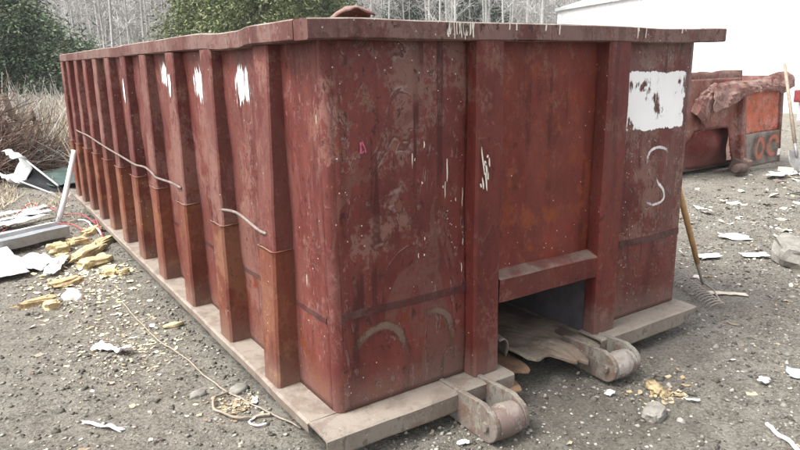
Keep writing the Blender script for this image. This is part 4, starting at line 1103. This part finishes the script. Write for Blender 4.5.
# ------------------------------------------------------------------ vegetation
def sprays(n, per, env, rs, size, palette, droop=-0.1, shell=(0.55, 1.0)):
    """Leaf-sized faces in clumps through a crown; env(z01) -> radius, returns verts, quads, colours."""
    z01 = rs.uniform(0, 1, n*3); keep = rs.uniform(0, 1, n*3) < (env[0](z01)/env[1])**1.2
    z01 = z01[keep][:n]; n = len(z01)
    th = rs.uniform(0, 2*np.pi, n)
    lob = 1 + 0.22*np.sin(th*3+z01*7+rs.uniform(0, 6)) + 0.20*np.sin(th*7-z01*13) + 0.18*rs.normal(0, 1, n)
    rr = env[0](z01)*lob*(shell[0]+(shell[1]-shell[0])*rs.uniform(0, 1, n)**0.5)
    fr = (z01*11+0.6*np.sin(th*2)) % 1.0; rr = rr*(1.10-0.42*fr)
    C = np.stack([rr*np.cos(th), rr*np.sin(th), z01*env[2]+env[3]], -1)
    out = np.stack([np.cos(th), np.sin(th), np.full(n, droop)], -1)
    Cc = np.repeat(C, per, 0); D = np.repeat(out, per, 0)+rs.normal(0, 0.75, (n*per, 3)); D /= np.linalg.norm(D, axis=1, keepdims=True)
    Cc = Cc+rs.normal(0, size*1.5, (n*per, 3))
    S = np.cross(D, rs.normal(0, 1, (n*per, 3))); S /= np.linalg.norm(S, axis=1, keepdims=True)+1e-9
    ln = size*rs.uniform(0.7, 1.6, (n*per, 1)); wd = ln*0.17
    V = np.stack([Cc-S*wd*0.5, Cc+D*ln*0.55-S*wd, Cc+D*ln, Cc+D*ln*0.5+S*wd], 1)
    pal = np.array(palette); c = np.repeat(pal[rs.randint(0, len(pal), n)]*rs.uniform(0.65, 1.35, (n, 1)), per, 0)
    c = np.repeat(c*rs.uniform(0.8, 1.2, (n*per, 1)), 4, 0)
    return V.reshape(-1, 3), np.arange(n*per*4), c
def evergreen(label, x, y, rad, h, seed, palette, n, size=0.13, z0=0.1, p=0.8, name='evergreen_tree', per=12, group='evergreens behind the yard'):
    rs = np.random.RandomState(seed); base = gz(x, y)
    t = thing(name, label, 'tree', (x, y, base), group)
    env = (lambda z: rad*np.clip(1-z, 0.02, 1)**p*(0.75+0.25*sstep(0, .18, z)), rad, h-z0, z0)
    V, F, c = sprays(int(n*1.5), per+4, env, rs, size*0.85, palette)
    link('crown', np_mesh('crown', V, F, 4, M['leaf'], c), t)
    m = MB(); q = random.Random(seed)
    m.tube([(0,0,-0.2), (0.05,0.02,h*0.3), (-0.03,0.05,h*0.65), (0,0,h*0.95)], [0.05*h**0.6, 0.04*h**0.6, 0.022*h**0.6, 0.008], 8)
    for k in range(26):
        z = z0+(h-z0)*(k+0.5)/27; a = q.uniform(0, 6.28); r = rad*max(0.05, 1-z/h)**p*0.8
        m.tube([(0,0,z), (r*.5*math.cos(a), r*.5*math.sin(a), z+0.05*r), (r*math.cos(a), r*math.sin(a), z+0.0*r)], [0.03, 0.02, 0.008], 5)
    me_o = obj('trunk', m, M['bark_brown'], None); me_o.parent = t
    return t
DG = [(0.090,0.135,0.080), (0.110,0.150,0.090), (0.075,0.110,0.068), (0.135,0.165,0.095), (0.145,0.155,0.105)]
YG = [(0.150,0.185,0.075), (0.185,0.210,0.095), (0.110,0.145,0.062), (0.205,0.215,0.115)]
evergreen('broad dark green juniper filling the upper left corner', 0.1, 22.6, 3.3, 5.3, 701, DG, 3300, 0.13, 0.05, 0.75)
evergreen('tall dark green juniper at the far left edge of the yard', -3.4, 21.5, 3.0, 6.8, 702, DG, 2600, 0.14, 0.05, 0.75)
evergreen('small rounded juniper at the right foot of the broad juniper', 2.55, 22.0, 1.25, 2.5, 703, DG, 900, 0.11, 0.05, 0.5)
evergreen('yellow-green pine rising over the middle of the container side', 8.7, 21.4, 2.3, 8.5, 704, YG, 2600, 0.15, 0.3, 0.45)
evergreen('yellow-green pine left of the other pine, partly behind it', 7.6, 24.2, 1.9, 7.5, 705, YG, 1800, 0.15, 0.3, 0.45)
evergreen('yellow-green pine above the front corner of the container', 11.6, 23.0, 2.2, 8.0, 706, YG+DG[:1], 2000, 0.15, 0.3, 0.45)
evergreen('dim grey-green spruce among the bare trunks left of the white building', 28.5, 33.0, 2.6, 9.0, 707, [(0.085,0.115,0.085),(0.11,0.14,0.105),(0.07,0.095,0.07)], 1700, 0.2, 0.3, 0.6)
evergreen('dim grey-green spruce among the bare trunks above the front rail', 22.5, 31.5, 2.2, 8.0, 708, [(0.085,0.115,0.085),(0.11,0.14,0.105),(0.07,0.095,0.07)], 1500, 0.2, 0.3, 0.6)

def thin_tris(P0, P1, w, rs):
    D = P1-P0; S = np.cross(D, rs.normal(0, 1, D.shape)); S /= np.linalg.norm(S, axis=1, keepdims=True)+1e-9
    return np.stack([P0-S*w[:, None], P0+S*w[:, None], P1], 1).reshape(-1, 3)
def bare_tree_meshes(seed, h):
    q = random.Random(seed); rs = np.random.RandomState(seed)
    m = MB(); tw0 = []; tw1 = []
    lx, ly = q.uniform(-.06, .06), q.uniform(-.06, .06)
    n = 9; pts = []
    for i in range(n):
        k = i/(n-1); pts.append(Vector((lx*h*k+0.12*math.sin(k*4+seed), ly*h*k+0.10*math.cos(k*5+seed), h*k-0.25)))
    r0 = q.uniform(0.050, 0.095); m.tube(pts, [r0*(1-0.88*i/(n-1)) for i in range(n)], 7)
    for b in range(22):
        k = q.uniform(0.10, 0.97); i = min(n-2, int(k*(n-1))); f = k*(n-1)-i
        p = pts[i]*(1-f)+pts[i+1]*f; a = q.uniform(0, 6.28); ln = (0.5+1.9*(1-k)*q.uniform(.5, 1.1))*(0.5+0.5*min(1, k*3)); up = q.uniform(0.5, 1.4)
        d = Vector((math.cos(a), math.sin(a), up)).normalized()
        e1 = p+d*ln*0.5; e2 = e1+(d+Vector((0, 0, 0.35))).normalized()*ln*0.5
        m.tube([p, e1, e2], [r0*0.28*(1.1-k), r0*0.18*(1.1-k)+0.004, 0.004], 4)
        for s in range(16):
            t = q.uniform(0.15, 1); c = p+(e1-p)*min(1, 2*t) if t < .5 else e1+(e2-e1)*(2*t-1)
            dd = (d+Vector((q.gauss(0, .6), q.gauss(0, .6), q.gauss(.2, .4)))).normalized()*q.uniform(.25, .8)
            tw0.append(c); tw1.append(c+dd)
            for s2 in range(2):
                t2 = q.uniform(.3, 1); c2 = c+dd*t2; tw0.append(c2); tw1.append(c2+(dd.normalized()+Vector((q.gauss(0, .7), q.gauss(0, .7), q.gauss(.1, .5)))).normalized()*q.uniform(.15, .45))
    P0 = np.array([v[:] for v in tw0]); P1 = np.array([v[:] for v in tw1])
    V = thin_tris(P0, P1, rs.uniform(0.006, 0.013, len(P0)), rs)
    c = np.repeat(np.array([(0.40,0.39,0.38)])*rs.uniform(0.7, 1.3, (len(P0), 1)), 3, 0)
    tm = np_mesh('twigs', V, np.arange(len(V)), 3, M['twig'], c)
    o = obj('trunk', m, M['bark_pale'], None, smooth=True); me = o.data; bpy.data.objects.remove(o)
    return me, tm
PROT = [bare_tree_meshes(800+k, 9.5+1.3*k) for k in range(5)]
tq = random.Random(17)
C0 = Vector((-1.18, -2.30))
spots = []
# bearings (degrees from +Y towards +X) that the photograph shows bare trunks on
for k in range(150):
    for _ in range(20):
        b = R(tq.uniform(7.5, 46.0)); dist = 29+30*tq.random()**0.8
        x = C0.x+math.sin(b)*dist; y = C0.y+math.cos(b)*dist
        if 17.0 < math.degrees(b) < 27 and dist < 33: continue
        if all((x-u)**2+(y-v)**2 > 1.1 for u, v in spots): break
    spots.append((x, y))
for i, (x, y) in enumerate(spots):
    near = math.hypot(x-C0.x, y-C0.y) < 40
    t = thing('bare_tree', 'leafless pale-barked tree at the front edge of the wood behind' if near else 'leafless pale-barked tree deeper in the wood behind', 'tree', (x, y, gz(x, y)),
              'bare trees at the front of the wood' if near else 'bare trees deep in the wood')
    me, tm = PROT[tq.randrange(5)]
    link('trunk', me, t); link('twigs', tm, t)
    t.rotation_euler = (0, 0, tq.uniform(0, 6.28)); s = tq.uniform(0.8, 1.2); t.scale = (s, s, s)

def far_wood():
    rs = np.random.RandomState(31); n = 5200
    b = np.radians(rs.uniform(-18, 56, n)); d = 44+62*rs.uniform(0, 1, n)
    x = C0.x+np.sin(b)*d; y = C0.y+np.cos(b)*d; z = ground_z(x, y)
    h = rs.uniform(4, 9, n); P0 = np.stack([x, y, z-0.2], -1); P1 = P0+np.stack([rs.normal(0, .5, n), rs.normal(0, .5, n), h], -1)
    V = [thin_tris(P0, P1, rs.uniform(0.025, 0.075, n), rs)]
    c = [np.repeat(np.array([(0.35,0.34,0.33)])*rs.uniform(0.55, 1.5, (n, 1)), 3, 0)]
    per = 17; k = rs.uniform(0.08, 1, (n*per, 1))
    Q0 = np.repeat(P0, per, 0)*(1-k)+np.repeat(P1, per, 0)*k + rs.normal(0, .25, (n*per, 3))
    Q1 = Q0+np.stack([rs.normal(0, .7, n*per), rs.normal(0, .7, n*per), rs.uniform(0.0, 1.3, n*per)], -1)
    V.append(thin_tris(Q0, Q1, rs.uniform(0.010, 0.026, n*per), rs)); c.append(np.repeat(np.array([(0.29,0.28,0.265)])*rs.uniform(0.6, 1.35, (n*per, 1)), 3, 0))
    V = np.concatenate(V); c = np.concatenate(c)
    o = link('far_wood', np_mesh('far_wood', V, np.arange(len(V)), 3, M['twig'], c)); tag(o, 'pale grey mass of leafless wood on the slope behind', 'wood', kind='stuff')
far_wood()

# dry weeds and brush along the far left
def dry_weeds():
    rs = np.random.RandomState(41); n = 22000
    x = rs.uniform(-3.0, 3.2, n); y = 8.3+9.5*rs.uniform(0, 1, n)**0.9
    k = (fbm(x*0.9, y*0.7, 901, 3) > -0.22) & ~((x > -0.9) & (x < 0.2) & (y < 9.6)) & ~((x < -0.4) & (y < 11.0) & (rs.uniform(0, 1, n) < 0.75))
    x = x[k]; y = y[k]; n = len(x); z = ground_z(x, y)
    h = rs.uniform(0.25, 1.0, n)*(0.65+0.5*sstep(8.5, 13, y))
    B = np.stack([x, y, z-0.02], -1); le = rs.normal(0, 0.28, (n, 2))*h[:, None]
    T = B+np.stack([le[:, 0], le[:, 1], h], -1); Mid = (B+T)/2+np.stack([-le[:, 0]*.15, -le[:, 1]*.15, h*.06], -1)
    a = rs.uniform(0, 6.28, n); w = rs.uniform(0.005, 0.013, n); S = np.stack([np.cos(a)*w, np.sin(a)*w, 0*w], -1)
    V = np.stack([B-S, B+S, Mid+S*.8, Mid-S*.8, T+S*.2, T-S*.2], 1).reshape(-1, 3)
    F = (np.array([(0,1,2,3), (3,2,4,5)])[None]+(np.arange(n)*6)[:, None, None]).ravel()
    pal = np.array([(0.56,0.49,0.37), (0.48,0.40,0.29), (0.64,0.58,0.47), (0.38,0.30,0.21), (0.52,0.47,0.40)])
    c = np.repeat(pal[rs.randint(0, 5, n)]*rs.uniform(0.75, 1.2, (n, 1)), 6, 0)
    o = link('dry_weeds', np_mesh('dry_weeds', V, F, 4, M['straw'], c)); tag(o, 'tall straw-coloured dry weeds along the far left of the yard', 'weeds', kind='stuff')
    # short dead grass by the scrap
    n = 2600; x = rs.uniform(-1.6, -0.15, n); y = rs.uniform(5.6, 8.8, n); k = fbm(x*2, y*1.5, 903, 2) > 0.0; x = x[k]; y = y[k]; n = len(x)
    B = np.stack([x, y, ground_z(x, y)], -1); h = rs.uniform(0.04, 0.16, n); T = B+np.stack([rs.normal(0, .09, n), rs.normal(0, .09, n), h], -1)
    V = thin_tris(B, T, rs.uniform(0.004, 0.008, n), rs); c = np.repeat(pal[rs.randint(0, 5, n)], 3, 0)
    o = link('dead_grass', np_mesh('dead_grass', V, np.arange(len(V)), 3, M['straw'], c)); tag(o, 'short matted dead grass around the white pole', 'grass', kind='stuff')
dry_weeds()
def brush(name, label, x, y, rad, h, n, seed, palette, thick, up=0.3, cat='brush', ln=(0.3, 1.0)):
    rs = np.random.RandomState(seed); th = rs.uniform(0, 6.28, n); r = rad*rs.uniform(0, 1, n)**0.6
    cx = x+r*np.cos(th); cy = y+r*np.sin(th)*1.4; cz = ground_z(cx, cy)+h*rs.uniform(0, 1, n)*np.clip(1-(r/rad)**2, 0.08, 1)
    P0 = np.stack([cx, cy, cz], -1); D = np.stack([rs.normal(0, 1, n), rs.normal(0, 1, n), rs.normal(up, 0.45, n)], -1); D /= np.linalg.norm(D, axis=1, keepdims=True)
    L_ = rs.uniform(*ln, n)[:, None]; bend = rs.normal(0, .18, (n, 3))
    # square-section curved twigs: 3 rings of 3
    rings = []
    for s, wv in ((0, 1.0), (0.5, 0.75), (1.0, 0.35)):
        Cc = P0+D*L_*s+bend*L_*s*s; Cc[:, 2] = np.maximum(Cc[:, 2], GZ+0.01)
        S = np.cross(D, np.array([0.3, 0.5, 0.81])); S /= np.linalg.norm(S, axis=1, keepdims=True)+1e-9; U = np.cross(D, S)
        w = (thick*wv*(0.5+rs.uniform(0, 1, n)))[:, None]
        for a in (0, 2.09, 4.19): rings.append(Cc+(S*math.cos(a)+U*math.sin(a))*w)
    V = np.stack(rings, 1).reshape(-1, 3)
    F0 = np.array([(i*3+k, i*3+(k+1) % 3, i*3+3+(k+1) % 3, i*3+3+k) for i in range(2) for k in range(3)])
    F = (F0[None]+(np.arange(n)*9)[:, None, None]).ravel()
    pal = np.array(palette); c = np.repeat(pal[rs.randint(0, len(pal), n)]*rs.uniform(0.7, 1.25, (n, 1)), 9, 0)
    me = np_mesh(name, V-np.array([x, y, GZ]), F, 4, M['twig'], c); o = link(name, me); o.location = (x, y, GZ)
    return tag(o, label, cat)
RB = [(0.19,0.115,0.088), (0.15,0.088,0.066), (0.25,0.18,0.145), (0.11,0.072,0.056), (0.31,0.25,0.205)]
GB = [(0.45,0.42,0.38), (0.36,0.33,0.30), (0.54,0.51,0.47), (0.28,0.25,0.22)]
brush('brush_pile', 'red-brown tangle of dead brush at the left edge of the yard', -1.15, 10.6, 1.0, 1.15, 3000, 911, RB, 0.010)
brush('brush_pile', 'low dark brush tangle behind the black half pipe', -0.85, 10.1, 0.60, 0.45, 1000, 912, RB[:4]+GB[:1], 0.008)
brush('brush_pile', 'low grey-brown brush heap between the half pipe and the container end', 0.0, 10.6, 0.45, 0.40, 500, 913, RB+GB, 0.008)
brush('leafless_shrub', 'grey leafless shrub rising from the weeds at the far left', -0.2, 13.2, 0.9, 0.9, 1500, 914, GB, 0.009, up=1.2, cat='shrub', ln=(0.3, 0.9))
brush('leafless_shrub', 'pale grey leafless shrub close behind the container end', 0.75, 14.6, 0.8, 0.8, 1200, 915, GB, 0.009, up=1.2, cat='shrub', ln=(0.3, 0.9))
m = MB(); m.tube([(-0.50,11,1.10),(-0.47,11,1.05),(-0.40,11,0.72),(-0.27,10.95,0.62),(-0.13,11,0.66),(-0.10,11.05,0.80),(-0.05,11.2,0.60),(0.05,11.3,0.2),(0.1,11.3,GZ)], [0.03,0.05,0.06,0.065,0.06,0.045,0.04,0.04,0.04], 8)
tag(obj('bent_branch', m, M['bark_brown'], smooth=True), 'thick dark bent branch hooked above the brush tangle', 'branch')

# ------------------------------------------------------------------ damp air
N = NT('damp_air')
v = N.n('VolumePrincipled', {'Color': (0.95, 0.97, 0.98, 1), 'Density': 0.0008, 'Anisotropy': 0.0})
N.t.links.new(v.outputs[0], N.out.inputs['Volume'])
m = MB(); m.box(-320, 320, -320, 320, -2.5, 36.0)
hz = obj('haze', m, N.m); tag(hz, 'thin damp haze over the yard and the wood', 'haze', kind='stuff')
